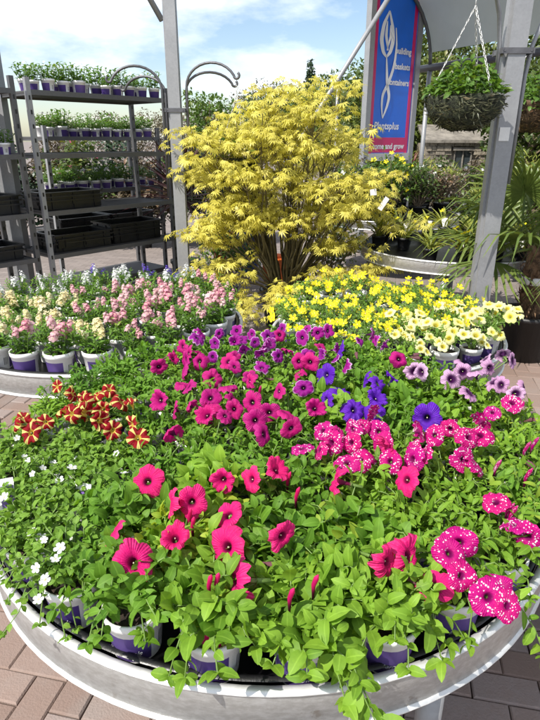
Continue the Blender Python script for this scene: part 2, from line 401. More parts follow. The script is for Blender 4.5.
# ------------------------------------------------------------------ flower shapes
def flower_geo(rng, ang=30, deep=.9, notch=.15, ruff=.07, flat=0.0, rings=None):
    rings = rings or [(.07, -1.0), (.12, -.5), (.22, -.18), (.45, -.03), (.75, .0), (.92, -.01), (1.0, -.06)]
    V = []; UV = []; ph = rng.random() * 6; droop = [rng.uniform(-.55, .10) for _ in range(5)]
    for (r, z) in rings:
        for j in range(ang + 1):
            th = 2 * math.pi * j / ang; jj = j % ang; th2 = 2 * math.pi * jj / ang
            lobe = abs(math.cos(2.5 * th2)) ** .6           # 1 at the lobe middle
            rr = r * (1 - notch * (1 - lobe) * r * r)
            k = int((th2 + math.pi / 5) / (2 * math.pi / 5)) % 5
            zz = z * deep + ruff * r ** 3 * math.sin(th2 * 10 + ph) + droop[k] * lobe * max(0, r - .35) ** 1.5 * 1.6 - .16 * (1 - lobe) * r * r + .02 * math.cos(th2 * 20 + ph) * r
            V.append([rr * math.cos(th), rr * math.sin(th), zz]); UV.append([j / ang, r])
    n = ang + 1
    q = [[i*n+j, i*n+j+1, (i+1)*n+j+1, (i+1)*n+j] for i in range(len(rings)-1) for j in range(ang)]
    return np.array(V), np.zeros((0, 3), int), np.array(q), np.array(UV)
def petal5_tpl(rng, n=5, width=.62, cup=.15):
    """n separate rounded petals, for the small flowers"""
    V = []; Q = []; T = []; UV = []
    for k in range(n):
        a = 2*math.pi*k/n + rng.uniform(-.1, .1); c, s = math.cos(a), math.sin(a); b = len(V)
        tilt = rng.uniform(-.12, .2)
        for (r, w) in ((.06, .05), (.5, width*.40), (.85, width*.42), (1.0, width*.18)):
            for sgn in (-1, 0, 1):
                y = sgn * w; z = cup * r * r + tilt * r * r * .5 + (.05 if sgn else 0) * r
                V.append([r*c - y*s, r*s + y*c, z]); UV.append([(k + .5 + sgn * .3) / n, r])
        for i in range(3):
            p = b + i*3; Q += [[p, p+1, p+4, p+3], [p+1, p+2, p+5, p+4]]
    return np.array(V), np.array(T, int).reshape(0, 3), np.array(Q), np.array(UV)

FL = {}     # petunia flower meshes, three shapes for every colour
rf = random.Random(5)
shapes = [flower_geo(rf, 40, .9, .24, .05), flower_geo(rf, 40, 1.1, .28, .08), flower_geo(rf, 40, .8, .22, .12), flower_geo(rf, 40, 1.0, .18, .08), flower_geo(rf, 40, 1.2, .25, .14),
          flower_geo(rf, 40, 1.0, .22, .16, rings=[(.07, -1.2), (.12, -.7), (.25, -.32), (.45, -.05), (.68, .12), (.85, .15), (.96, .08)]),
          flower_geo(rf, 40, 1.0, .20, .12, rings=[(.07, -1.0), (.12, -.5), (.24, -.14), (.45, .0), (.70, -.06), (.86, -.20), (.93, -.36)])]
fr_shapes = [flower_geo(rf, 30, .8, .10, .11) for _ in range(3)]
lf_tpl = leaf_tpl(.4, 3)
for k in 'PMQVSLRH':
    FL[k] = []
    for sh in (fr_shapes if k == 'S' else shapes):
        g = Geo().raw(*sh)
        g.tube([[0, 0, -1.35], [0, 0, -.9], [0, 0, -.6]], [.10, .11, .10], 7, mi=1)
        for i in range(5):
            a = i * 1.2566; g.inst(lf_tpl, frames([[0, 0, -1.0]], [[math.cos(a), math.sin(a), .9]], [[-math.cos(a), -math.sin(a), 1]], .45), mi=1)
        if k != 'S': g.lathe([(.0, -.20), (.04, -.22), (.035, -.30)], 7, mi=2)
        FL[k].append(g.mesh('flower', [PET[k], M['stem'], M['pollen']]))
SMALL = {}
for k in 'YGU':
    SMALL[k] = []
    for i in range(3):
        g = Geo().raw(*petal5_tpl(rf, 5, .85 if k != 'Y' else .75, .12))
        g.lathe([(.0, .10), (.1, .07), (.12, .0)], 6, mi=2 if k == 'U' else 1)
        SMALL[k].append(g.mesh('flower', [PET[k], M['pollen'], PET['G']]))

def flower_matrix(p, nrm, size, spin):
    z = Vector(nrm).normalized(); x = z.orthogonal().normalized(); y = z.cross(x)
    R = Matrix((x, y, z)).transposed() @ Matrix.Rotation(spin, 3, 'Z'); k = .5 + .5 * math.sin(spin * 37.0)
    return Matrix.LocRotScale(Vector(p), R.to_quaternion(), Vector((size * (.84 + .2 * k), size * (1.04 - .2 * k), size * (.8 + .5 * k))))

# ------------------------------------------------------------------ ground
g = Geo(); g.raw([[-400, -60, 0], [400, -60, 0], [400, 700, 0], [-400, 700, 0]], None, [[0, 1, 2, 3]])
struct(g.build('ground', M['ground'], smooth=False, loc=(0, 0, -.004)))
pav = struct(Geo().raw([[-2.6, .2, 0], [2.8, .2, 0], [2.8, 4.2, 0], [-2.6, 4.2, 0]], None, [[0, 1, 2, 3]]).build('paving', M['sand'], smooth=False))
pg = Geo(); a, b, h, cf = .0985, .0485, .022, .005
vv = []
for (dx, z) in ((0, 0), (0, h - cf), (cf, h)):
    vv += [[-a + dx, -b + dx, z], [a - dx, -b + dx, z], [a - dx, b - dx, z], [-a + dx, b - dx, z]]
qq = [[8, 9, 10, 11]] + [[i*4+j, i*4+(j+1) % 4, (i+1)*4+(j+1) % 4, (i+1)*4+j] for i in range(2) for j in range(4)]
PV = (np.array(vv), np.zeros((0, 3), int), np.array(qq), np.zeros((12, 2)))
pav_me = Geo().raw(*PV).mesh('brick', M['paver'], smooth=False)
cells = []
rz = rad(-12); cz, sz = math.cos(rz), math.sin(rz)
rp = random.Random(3)
for i in range(-40, 41):
    for j in range(-40, 41):
        # 90 degree herringbone: pairs of one lying and one standing brick on a diagonal lattice
        for k in (0, 1):
            bx = (i + j * 2) * .1; by = (i - j * 2) * .1
            if k == 0: cx, cy, ra = bx + .1, by + .05, 0.0
            else: cx, cy, ra = bx + .25, by + .0, math.pi / 2
            X = cx * cz - cy * sz + .1; Y = cx * sz + cy * cz + 2.2
            if -2.4 < X < 2.6 and .45 < Y < 3.95: cells.append((X, Y, ra + rz))
def in_view(X, Y):
    dep = Y * .931 + 1.55 * .365; dn = 1.55 * .931 - Y * .365
    return abs(560 * X / dep) < 290 and 560 * dn / dep < 385
cells.sort(key=lambda c: (not in_view(c[0], c[1]), c[1] + abs(c[0]) * .1))
rest = []
for n_, (X, Y, ra) in enumerate(cells):
    dz = rp.uniform(-.003, .002); mt = Matrix.Translation((X, Y, dz)) @ Matrix.Rotation(ra + rp.gauss(0, .008), 4, 'Z')
    if n_ < 300: link('brick', pav_me, pav, M=mt)
    else: rest.append(np.array(mt))
if rest:
    o = Geo().inst(PV, rest, [rp.random() for _ in rest]).build('brick_field', M['paver'], pav, smooth=False); o['kind'] = 'stuff'

# ------------------------------------------------------------------ round display benches
def bench(loc, R, label, h=.72, legs_at=(35, 125, 215, 305), seg=96):
    t = thing('display_bench', label, 'bench', (loc[0], loc[1], .022))
    z = h - .022
    band = Geo().lathe([(R, z - .012), (R + .002, z - .09), (R - .012, z - .09), (R - .014, z - .012)], seg)
    band.build('rim_band', M['rim'], t)
    lip = Geo()
    for zz, rr in ((z - .006, .008), (z - .095, .008)):
        lip.lathe([(R - .002 + rr * 1.2 * math.cos(a_), zz + rr * math.sin(a_)) for a_ in np.linspace(0, 2 * math.pi, 9)], seg)
        lip_o = lip.build('rim_lip', M['rim_lip'], t); lip = Geo()
    tr = Geo().lathe([(R - .016, z - .002), (R - .022, z + .003), (R - .03, z - .002), (R - .038, z - .032), (.0, z - .032), (.0, z - .04), (R - .03, z - .045), (R - .016, z - .02)], seg)
    tr.build('tray', M['black'], t)
    for sa in (-78, 42, 162):
        a_ = rad(sa); d = np.array([math.cos(a_), math.sin(a_), 0]); sp = Geo().box((d[0] * (R + .004), d[1] * (R + .004), z - .05), (.006, .035, .07), a_).build('seam_plate', M['rim'], t, False)
        for zz in (-.022, .022): Geo().lathe([(.0, .004), (.004, .003), (.005, 0)], 8).build('rivet', M['galv'], sp).matrix_basis = Matrix.Translation(Vector(d) * (R + .007) + Vector((0, 0, z - .05 + zz))) @ Matrix.Rotation(a_, 4, 'Z') @ Matrix.Rotation(rad(90), 4, 'Y')
    fr = Geo()
    for k in range(2):
        a_ = rad(legs_at[0] + 90 * k); d = np.array([math.cos(a_), math.sin(a_), 0])
        fr.tube([d * (R - .05) + [0, 0, z - .07], d * -(R - .05) + [0, 0, z - .07 - .001 * k]], .018, 8)
    fr.build('cross_frame', M['galv'], t)
    for a_ in legs_at:
        a_ = rad(a_); d = np.array([math.cos(a_), math.sin(a_), 0]) * (R - .06)
        lg = Geo().tube([d + [0, 0, z - .08], d + [0, 0, .012]], .026, 14); lg.lathe([(.0, 0), (.036, 0), (.036, .012), (.0, .014)], 14, (d[0], d[1], 0))
        lg.build('leg', M['galv'], t)
    return z + .022 - .030
MC = (.0, 1.37); MR = .72
ZT = bench(MC, MR, 'round metal display bench filled with petunias, white bacopa at one side', legs_at=(-61, 59, 179))
LC = (-.80, 2.62); bench(LC, .66, 'round metal display bench holding snapdragon pots', legs_at=(-132, -42, 48, 138))
YC = (.54, 2.50); bench(YC, .53, 'round metal display bench covered in yellow flowers')
RC = (1.53, 1.42); bench(RC, .61, 'round metal display bench with blue lobelia pots')
DC = (1.55, 4.80); bench(DC, .76, 'sparsely filled round metal bench behind the square steel post', legs_at=(-110, -20, 70, 160))
BC = (1.45, 7.1); bench(BC, .85, 'round metal bench crowded with shrubs in front of the sign post')

# ------------------------------------------------------------------ pots
def pot_geo(rt=.055, rb=.043, h=.095, n=28):
    g = Geo()
    g.lathe([(rb, 0), (rt - .004, h - .018), (rt - .001, h - .017), (rt, h), (rt - .004, h), (rt - .006, h - .016), (rb, .004)], n, a0=math.pi/2, a1=math.pi*2.5)
    return g
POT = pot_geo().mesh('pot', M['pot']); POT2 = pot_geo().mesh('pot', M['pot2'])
BPOT = pot_geo(.06, .046, .10).mesh('pot', M['blackpot'])
sg = Geo().lathe([(.0, .004), (.03, .002), (.048, -.003)], 14); SOIL = sg.mesh('soil', M['soil'])

def text_tpl(txt, size, align='CENTER', shear=0.0, ext=0.0, bold=0.0):
    cu = bpy.data.curves.new('lettering', 'FONT'); cu.body = txt; cu.size = size; cu.align_x = align; cu.shear = shear; cu.extrude = ext; cu.resolution_u = 3; cu.offset = bold
    o = bpy.data.objects.new('lettering', cu); COL.objects.link(o); bpy.context.view_layer.update()
    me = bpy.data.meshes.new_from_object(o.evaluated_get(bpy.context.evaluated_depsgraph_get()))
    v = np.zeros(len(me.vertices) * 3); me.vertices.foreach_get('co', v); v = v.reshape(-1, 3)
    t = []
    for p in me.polygons:
        vs = list(p.vertices)
        for i in range(1, len(vs) - 1): t.append([vs[0], vs[i], vs[i+1]])
    bpy.data.objects.remove(o); bpy.data.curves.remove(cu); bpy.data.meshes.remove(me)
    return v, np.array(t), np.zeros((0, 4), int), np.zeros((len(v), 2))
tv = text_tpl('Kernowvale', .0145, 'CENTER', .35)
v = tv[0].copy(); zz = .022 + v[:, 1]; rr = .043 + (.008 / .077) * zz + .0012; an = v[:, 0] / .05 - .12
PRINT = Geo().raw(np.stack([np.sin(an) * rr, -np.cos(an) * rr, zz], 1), tv[1]).mesh('pot_lettering', M['sign_white'], smooth=False)

def put_pot(root, me=None, rz=0.0, soilz=.082, lettering=False):
    p = link('pot', me or POT, root); p.rotation_euler = (0, 0, rz)
    link('soil', SOIL, p, (0, 0, soilz))
    if lettering: link('lettering', PRINT, p)
    return p

# ------------------------------------------------------------------ bushy bedding plants
LT = [leaf_tpl(.62, 5, .25, .25, .45), leaf_tpl(.55, 5, .30, .45, .5), leaf_tpl(.68, 5, .15, .12, .42, wav=.02), leaf_tpl(.58, 5, .35, .3, .48, wav=-.02)]
LT_N = [leaf_tpl(.42, 5, .3, .3, .5), leaf_tpl(.36, 5, .25, .5, .5), leaf_tpl(.48, 5, .4, .15, .45, wav=.03), leaf_tpl(.40, 5, .2, .6, .5, wav=-.02)]
LEAFME = {(a_, b_): [Geo().raw(*t, tint=.1 + .27 * i).mesh('leaf', m_) for i, t in enumerate(tt)] for a_, tt in (('w', LT), ('n', LT_N)) for b_, m_ in ((0, M['leaf']), (1, M['leaf2']))}
LT_S = [leaf_tpl(.68, 3, .25, .2, .5), leaf_tpl(.8, 3, .2, .3, .5)]
def bush(rng, nst, reach, high, nl, lsize, outward=None, spill=0.0, up0=.088, keep_big=0):
    """stems that arch out of the pot with leaves along them; returns stem geometry, leaf frames"""
    st = Geo(); P = []; D = []; U = []; SZ = []; TI = []
    tr_i = [4, 11, 17][:rng.choice((0, 0, 1, 1, 2))] if spill > 0 else []
    for i in range(nst):
        az = i * 2.39996 + rng.uniform(-.3, .3); r = reach * math.sqrt((i + .6) / nst) * rng.uniform(.8, 1.15); hh = high * rng.uniform(.7, 1.15) * (1.12 - .38 * (i / nst)); dr = .2 * hh
        if spill > 0 and i > nst * .45 and math.cos(az - outward) > .3: dr += rng.uniform(.02, .085)
        if outward is not None and i in tr_i:
            az = outward + rng.uniform(-.6, .6); r = reach + spill * rng.uniform(.5, 1.0); dr = (.08 + spill * .6) * rng.uniform(.7, 1.1); hh = high * .6
        d = np.array([math.cos(az), math.sin(az), 0])
        ts = np.linspace(0, 1, 7); s0 = np.array([d[0] * .012, d[1] * .012, up0])
        pts = np.array([s0 + d * r * t ** 1.15 + np.array([0, 0, hh * math.sin(t * math.pi * .5) * (1.0) - dr * t ** 3]) for t in ts])
        pts[1:-1] += np.array([[rng.gauss(0, .004) for _ in range(3)] for _ in range(5)])
        st.tube(pts, np.linspace(.0022, .0012, 7), 4, cap=False)
        n_ = int(nl * (1 + (r > reach * 1.3) * .7))
        for k in range(n_ + 5):
            t = min(1.0, .22 + .78 * k / n_); f = t * 6; i0 = min(5, int(f)); p = pts[i0] + (pts[i0+1] - pts[i0]) * (f - i0)
            tan = pts[i0+1] - pts[i0]; tan /= np.linalg.norm(tan)
            sp = k * 2.4 + rng.uniform(-.4, .4); side = np.cross(tan, [0, 0, 1.0]); side /= (np.linalg.norm(side) + 1e-6); u2 = np.cross(side, tan)
            dd = (side * math.cos(sp) + u2 * math.sin(sp)) * .85 + tan * (.55 if k < n_ else .25) + np.array([0, 0, .22])
            P.append(p); D.append(dd); U.append(np.array([rng.gauss(0, .35), rng.gauss(-.1, .35), 1.0]) + tan * .2)
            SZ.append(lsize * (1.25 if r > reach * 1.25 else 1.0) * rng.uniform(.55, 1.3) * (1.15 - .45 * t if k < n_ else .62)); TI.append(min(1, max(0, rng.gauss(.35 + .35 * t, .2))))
    return st, np.array(P), np.array(D), np.array(U), np.array(SZ), np.array(TI)

F_POS = {
'P': "-0.232,0.754,0.889 -0.169,0.810,0.889 -0.079,0.797,0.889 -0.062,0.723,0.879 -0.150,0.899,0.899 0.026,0.803,0.899 0.063,0.822,0.899 -0.098,0.977,0.899 -0.041,0.970,0.899 -0.017,0.984,0.899 0.017,1.010,0.899 0.131,0.977,0.899 0.272,0.962,0.908 0.203,0.753,0.879 0.275,0.733,0.860 0.245,0.775,0.879 -0.256,0.991,0.889 -0.246,1.025,0.889 -0.290,0.845,0.870",
'M': "-0.238,1.194,0.899 -0.217,1.229,0.899 -0.110,1.253,0.908 -0.166,1.283,0.899 -0.159,1.372,0.899 -0.257,1.495,0.889 -0.233,1.452,0.889 -0.119,1.443,0.908 -0.062,1.458,0.908 -0.048,1.341,0.899 -0.100,1.379,0.899 -0.035,1.239,0.899 -0.347,1.634,0.879 -0.303,1.789,0.889 -0.275,1.686,0.889 -0.317,1.720,0.879 -0.134,1.627,0.899 -0.116,1.680,0.899 0.036,1.891,0.908 0.059,1.734,0.899 0.091,1.645,0.899 0.124,1.619,0.899 0.174,1.766,0.908 0.022,1.425,0.899 0.041,1.289,0.899 0.120,1.309,0.908 0.396,1.595,0.918 0.053,1.206,0.889 0.000,1.314,0.889 -0.076,1.268,0.889 -0.012,1.186,0.889",
'Q': "-0.252,1.965,0.879 -0.190,1.705,0.889 -0.091,1.780,0.889 -0.069,1.936,0.889 -0.014,1.783,0.899 -0.024,1.579,0.899 0.176,1.948,0.889 0.316,1.850,0.889 0.390,1.799,0.889 0.097,1.467,0.889 0.234,1.618,0.889 0.000,1.829,0.889 -0.114,1.760,0.889 0.373,1.882,0.889 -0.040,1.760,0.889",
'V': "0.163,1.532,0.899 0.310,1.458,0.908 0.222,1.312,0.899 0.265,1.295,0.899 0.235,1.760,0.889 0.205,1.468,0.870 0.373,1.539,0.889 0.395,1.257,0.898",
'S': "0.125,1.198,0.899 0.167,1.183,0.899 0.197,1.194,0.899 0.224,1.208,0.899 0.109,1.109,0.899 0.137,1.118,0.899 0.073,1.109,0.899 0.195,1.050,0.899 0.226,1.083,0.899 0.261,1.054,0.899 0.167,1.054,0.899 0.352,1.161,0.908 0.380,1.142,0.908 0.338,1.180,0.908 0.453,1.115,0.918 0.482,1.133,0.918 0.434,1.125,0.918 0.319,1.095,0.899 0.341,1.078,0.899 0.425,1.061,0.899 0.444,1.050,0.899 0.529,1.242,0.908 0.564,1.275,0.908 0.638,1.330,0.899 0.614,1.330,0.899 0.435,0.906,0.898 0.454,0.898,0.889 0.310,0.777,0.889 0.326,0.789,0.889 0.440,0.918,0.890 0.458,0.902,0.885 0.469,0.873,0.875 0.479,0.848,0.865 0.483,0.826,0.860 0.309,0.775,0.890 0.320,0.737,0.875 0.352,0.700,0.860 0.379,0.687,0.850 0.379,0.721,0.860 0.331,0.796,0.890",
'L': "0.604,1.523,0.918 0.731,1.647,0.918 0.759,1.628,0.908 0.661,1.554,0.908 0.543,1.384,0.908 0.634,1.408,0.918 0.656,1.356,0.918 0.652,1.402,0.918 0.705,1.416,0.908 0.599,1.619,0.899 0.685,1.662,0.899 0.534,1.509,0.899 0.439,1.579,0.899 0.445,1.532,0.899 0.669,1.680,0.899 0.574,1.539,0.908 0.643,1.473,0.899",
'R': "-0.615,1.474,0.879 -0.559,1.453,0.879 -0.508,1.393,0.889 -0.477,1.400,0.889 -0.457,1.453,0.879 -0.423,1.250,0.899 -0.505,1.272,0.899 -0.545,1.326,0.889 -0.639,1.244,0.879 -0.615,1.261,0.879 -0.587,1.214,0.879 -0.648,1.317,0.870 -0.401,1.374,0.889 -0.373,1.356,0.889 -0.338,1.208,0.899 -0.316,1.181,0.889 -0.487,1.326,0.889 -0.570,1.266,0.879",
}
FLOW = [(k,) + tuple(float(x) for x in q.split(',')) for k, l in F_POS.items() for q in l.split()]
rx = random.Random(12)
for (k, n_, x0, x1, y0, y1) in (('M', 16, -.30, .10, 1.18, 1.80), ('Q', 22, -.28, .42, 1.62, 2.0), ('S', 8, .1, .5, 1.05, 1.3), ('R', 5, -.6, -.35, 1.2, 1.45), ('V', 3, .15, .45, 1.3, 1.7), ('P', 4, -.2, .3, .85, 1.1)):
    for _ in range(n_ * 2): FLOW.append((k, rx.uniform(x0, x1), rx.uniform(y0, y1), rx.uniform(.872, .905)))
F_SIZE = dict(P=.036, M=.031, Q=.028, V=.038, S=.029, L=.031, R=.027, H=.024)
WHAT = dict(P='hot pink petunia', M='magenta petunia', Q='purple petunia with pale petal edges', V='blue violet petunia', S='magenta petunia speckled with white',
            L='lilac petunia with dark veined throats', R='red petunia with yellow star stripes', G='white bacopa with tiny leaves', H='lime and white million bells')
spots = []
for n_, r_, off in ((27, .655, -98.6), (20, .505, -90.0), (14, .36, -84.0), (8, .215, -90.0), (3, .085, 30.0)):
    for i in range(n_):
        a_ = rad(off + 360.0 * i / n_)
        jr = RNG.uniform(-.006, .006)
        spots.append((MC[0] + (r_ + jr) * math.cos(a_), MC[1] + (r_ + jr) * math.sin(a_), a_, r_))
def kind_at(x, y):
    if x < -.36 and y < 1.30 or (x < -.25 and y < .92): base = 'G'
    elif x < -.30 and y < 1.62: base = 'R'
    elif y > 1.68: base = 'Q'
    elif x > .42: base = 'S' if y < 1.35 else 'L'
    elif y < 1.06: base = 'P'
    elif x > .1: base = 'S' if y < 1.3 else 'V'
    else: base = 'M'
    if base == 'G': return 'G'
    best = min(FLOW, key=lambda f: (f[1]-x)**2 + (f[2]-y)**2)
    return best[0] if math.hypot(best[1]-x, best[2]-y) < .075 else base
plants = []
for (x, y, a_, r_) in spots:
    k = kind_at(x, y)
    rng = random.Random(int((x + 3) * 1000) * 7 + int(y * 1000))
    edge = r_ > .6
    t = thing('potted_plant', WHAT[k], 'plant', (x, y, ZT), 0, WHAT[k].split(' with')[0] + ' pots on the petunia bench')
    front = edge and y < 1.2
    put_pot(t, POT if rng.random() < .6 else POT2, a_ + math.pi/2 + rng.uniform(-.25, .25), lettering=front)
    near = y < 1.40
    if k == 'G':
        st, P, D, U, SZ, TI = bush(rng, 44, .125 if edge else .115, .09, 10, .020, a_ if edge else None, .05 if edge else 0)
        mat, tpl = M['leaf_bac'], LT_S
    else:
        ls = dict(P=.038, M=.028, Q=.027, V=.042, S=.030, L=.030, R=.025)[k] * rng.uniform(.85, 1.18)
        st, P, D, U, SZ, TI = bush(rng, 28 if edge else 24, (.118 if edge else .10) if k != 'R' else .085, (.105 if k != 'R' else .075) * (1.0 if y < 1.6 else .85) * rng.uniform(.88, 1.08),
                                   8 if ls > .028 else 10, ls, a_ if edge else None, (.06 if y < 1.0 else .03) if edge else 0)
        shp = 'n' if k in 'MSR' or rng.random() < .2 else 'w'; dk = 1 if rng.random() < (.75 if k in 'MQV' else .3) else 0
        mat, tpl = (M['leaf'], M['leaf2'])[dk], (LT_N if shp == 'n' else LT)
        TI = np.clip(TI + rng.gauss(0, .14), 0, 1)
    Mx = frames(P, D, U, SZ)
    big = np.zeros(len(P), bool)
    if near and k != 'G':
        idx = np.argsort(-(SZ + .0 * P[:, 2]))[:52]; big[idx] = True
        for q_ in idx:
            link('leaf', LEAFME[(shp, dk)][rng.randrange(4)], t, M=Matrix(Mx[q_].tolist()))
    fo = Geo(); sel = np.where(~big)[0]
    for v_ in range(len(tpl)):
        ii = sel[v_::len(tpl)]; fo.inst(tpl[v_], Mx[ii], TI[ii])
    fo.v and tag(fo.build('foliage', mat, t), None, kind='stuff')
    st.build('stems', M['stem'], t)
    plants.append((t, x, y, k, rng, edge, a_))
kept = []
for f_ in FLOW:
    if all(math.dist(f_[1:3], q_[1:3]) > (.042 if f_[0] in 'PMQV' else .026) for q_ in kept): kept.append(f_)
for (k, fx, fy, fz) in kept:
    c = [p for p in plants if p[3] == k] or plants
    best = min(c, key=lambda p: (p[1]-fx)**2 + (p[2]-fy)**2)
    if math.hypot(best[1]-fx, best[2]-fy) > .17: best = min(plants, key=lambda p: (p[1]-fx)**2 + (p[2]-fy)**2)
    t, x, y, _, rng, edge, a_ = best
    nr = Vector((fx - x, fy - y, 0)) * 5.0 + Vector((rng.gauss(-.1, .6), rng.gauss(-.55, .55), rng.uniform(.1, 1.0)))
    sz_ = F_SIZE[k] * rng.uniform(.78, 1.15)
    if fy < .95: sz_ *= 1.06
    if k == 'P' and fx < -.22 and fy < .80: sz_ = .041; nr = Vector((.05, -.75, .62))      # the big open bloom above the front pots
    if k == 'S' and fy < .8: sz_ *= 1.02; nr = Vector((rng.gauss(.1, .2), -.8, .7))
    z = fz - ZT + rng.uniform(-.004, .012)
    link('flower', rng.choice(FL[k]), t, M=flower_matrix((fx - x, fy - y, z), nr, sz_, rng.random() * 6))
    nz_ = nr.normalized(); foot = np.array([fx - x, fy - y, z]) - np.array(nz_) * sz_ * 1.3
    base = np.array([(fx - x) * .35, (fy - y) * .35, .13])
    Geo().tube([base, (base + foot) / 2 + [0, 0, .01], foot], [.002, .0017, .0016], 5, cap=False).build('flower_stalk', M['stem'], t)
rb = random.Random(8)
for (t, x, y, k, rng, edge, a_) in plants:
    if k == 'G':
        for i in range(8):
            aa = rb.random() * 6.28; r = .125 * math.sqrt(rb.random()); p = (r * math.cos(aa), r * math.sin(aa), .185 - r * .35 + rb.uniform(-.012, .012))
            link('flower', rb.choice(SMALL['G']), t, M=flower_matrix(p, (p[0]*3 + rb.gauss(0, .3), p[1]*3 - .35 + rb.gauss(0, .3), 1), rb.uniform(.008, .0125), rb.random() * 6))
    elif rb.random() < .35 and k in 'PMS':     # buds
        for i in range(2):
            aa = rb.random() * 6.28; r = .08 * rb.random()
            p = np.array([r * math.cos(aa), r * math.sin(aa), .185])
            Geo().tube([p - [0, 0, .03], p, p + [.004, -.006, .02], p + [.006, -.01, .03]], [.002, .004, .0045, .001], 6).build('bud', PET[k], t)
SHORT = dict(P='hot pink', M='magenta', Q='purple', V='violet', S='speckled', L='lilac', R='red striped', G='white bacopa')
WORD = ['no', 'one', 'two', 'three', 'four', 'five', 'six', 'seven', 'eight', 'nine', 'ten']
for (t, x, y, k, rng, edge, a_) in plants:
    nb = sum(1 for c in t.children if c.name.startswith('flower') and not c.name.startswith('flower_stalk'))
    oth = [p for p in plants if p[3] != k]; o2 = min(oth, key=lambda p: (p[1]-x)**2 + (p[2]-y)**2)
    near_o = math.hypot(o2[1]-x, o2[2]-y) < .2
    lab = SHORT[k] + ('' if k == 'G' else ' petunia') + (' pot' if k == 'G' else ' pot with %s bloom%s' % (WORD[min(nb, 10)], '' if nb == 1 else 's'))
    lab += ' at the bench rim' if edge else ' amid the bench'
    if near_o: lab += ', by a %s one' % SHORT[o2[3]] if k != 'G' and o2[3] != 'G' else ', by %s' % ('white bacopa' if o2[3] == 'G' else 'a %s petunia' % SHORT[o2[3]])
    t['label'] = lab
WILT = plain('wilted_petal', (.20, .07, .09), .8, 0, .5, 60)
wg = flower_geo(rf, 24, 1.0, .3, .25, rings=[(.07, -1.0), (.14, -.5), (.22, -.1), (.30, .25), (.22, .5), (.30, .62)]); WILT_ME = Geo().raw(*wg).mesh('wilted_flower', WILT)
for (t, x, y, k, rng, edge, a_) in plants:
    if k in 'PMSQ' and rb.random() < .45:
        aa = rb.random() * 6.28; r = .085 * rb.random()
        link('wilted_flower', WILT_ME, t, M=flower_matrix((r * math.cos(aa), r * math.sin(aa), .178 - r * .2), (rb.gauss(0, 1), rb.gauss(-.4, 1), .25), rb.uniform(.018, .026), rb.random() * 6))
# picture tag in the front pot
t = min(plants, key=lambda p: (p[1] + .10) ** 2 + (p[2] - .71) ** 2)[0]
g = Geo().box((0, 0, 0), (.046, .0012, .05)); tgm = g.build('plant_tag', M['white'], t, False); tgm.location = (.005, -.034, .106); tgm.rotation_euler = (rad(-14), 0, 0)
g = Geo(); g.box((0, -.0016, 0), (.043, .0012, .047)); pc = g.build('tag_picture', plain('tag_ground', (.35, .42, .12), .4, 0, .5, 60), tgm, False)
g = Geo().inst(shapes[0], [np.array(Matrix.Translation((0, -.0026, -.004)) @ Matrix.Rotation(rad(90), 4, 'X') @ Matrix.Diagonal((.021, .019, .001, 1)))]); g.build('tag_flower', PET['P'], tgm)
t['label'] = 'hot pink petunia pot with a flower picture tag stuck in its soil'; 
if 'group' in t: del t['group']

for (tx, ty, rz_, hz_) in ((-.56, 1.10, .35, .145), (-.47, 1.08, -.3, .13)):
    t = min(plants, key=lambda p: (p[1] - tx) ** 2 + (p[2] - ty) ** 2)[0]
    q = Geo().box((0, 0, 0), (.042, .0014, .075)).build('plant_tag', M['white'], t, False); q.location = (.0, -.045, hz_); q.rotation_euler = (rad(-20), 0, rz_)
    Geo().box((.006, -.0018, -.006), (.026, .0012, .055)).build('tag_print', M['tagp'], q, False)
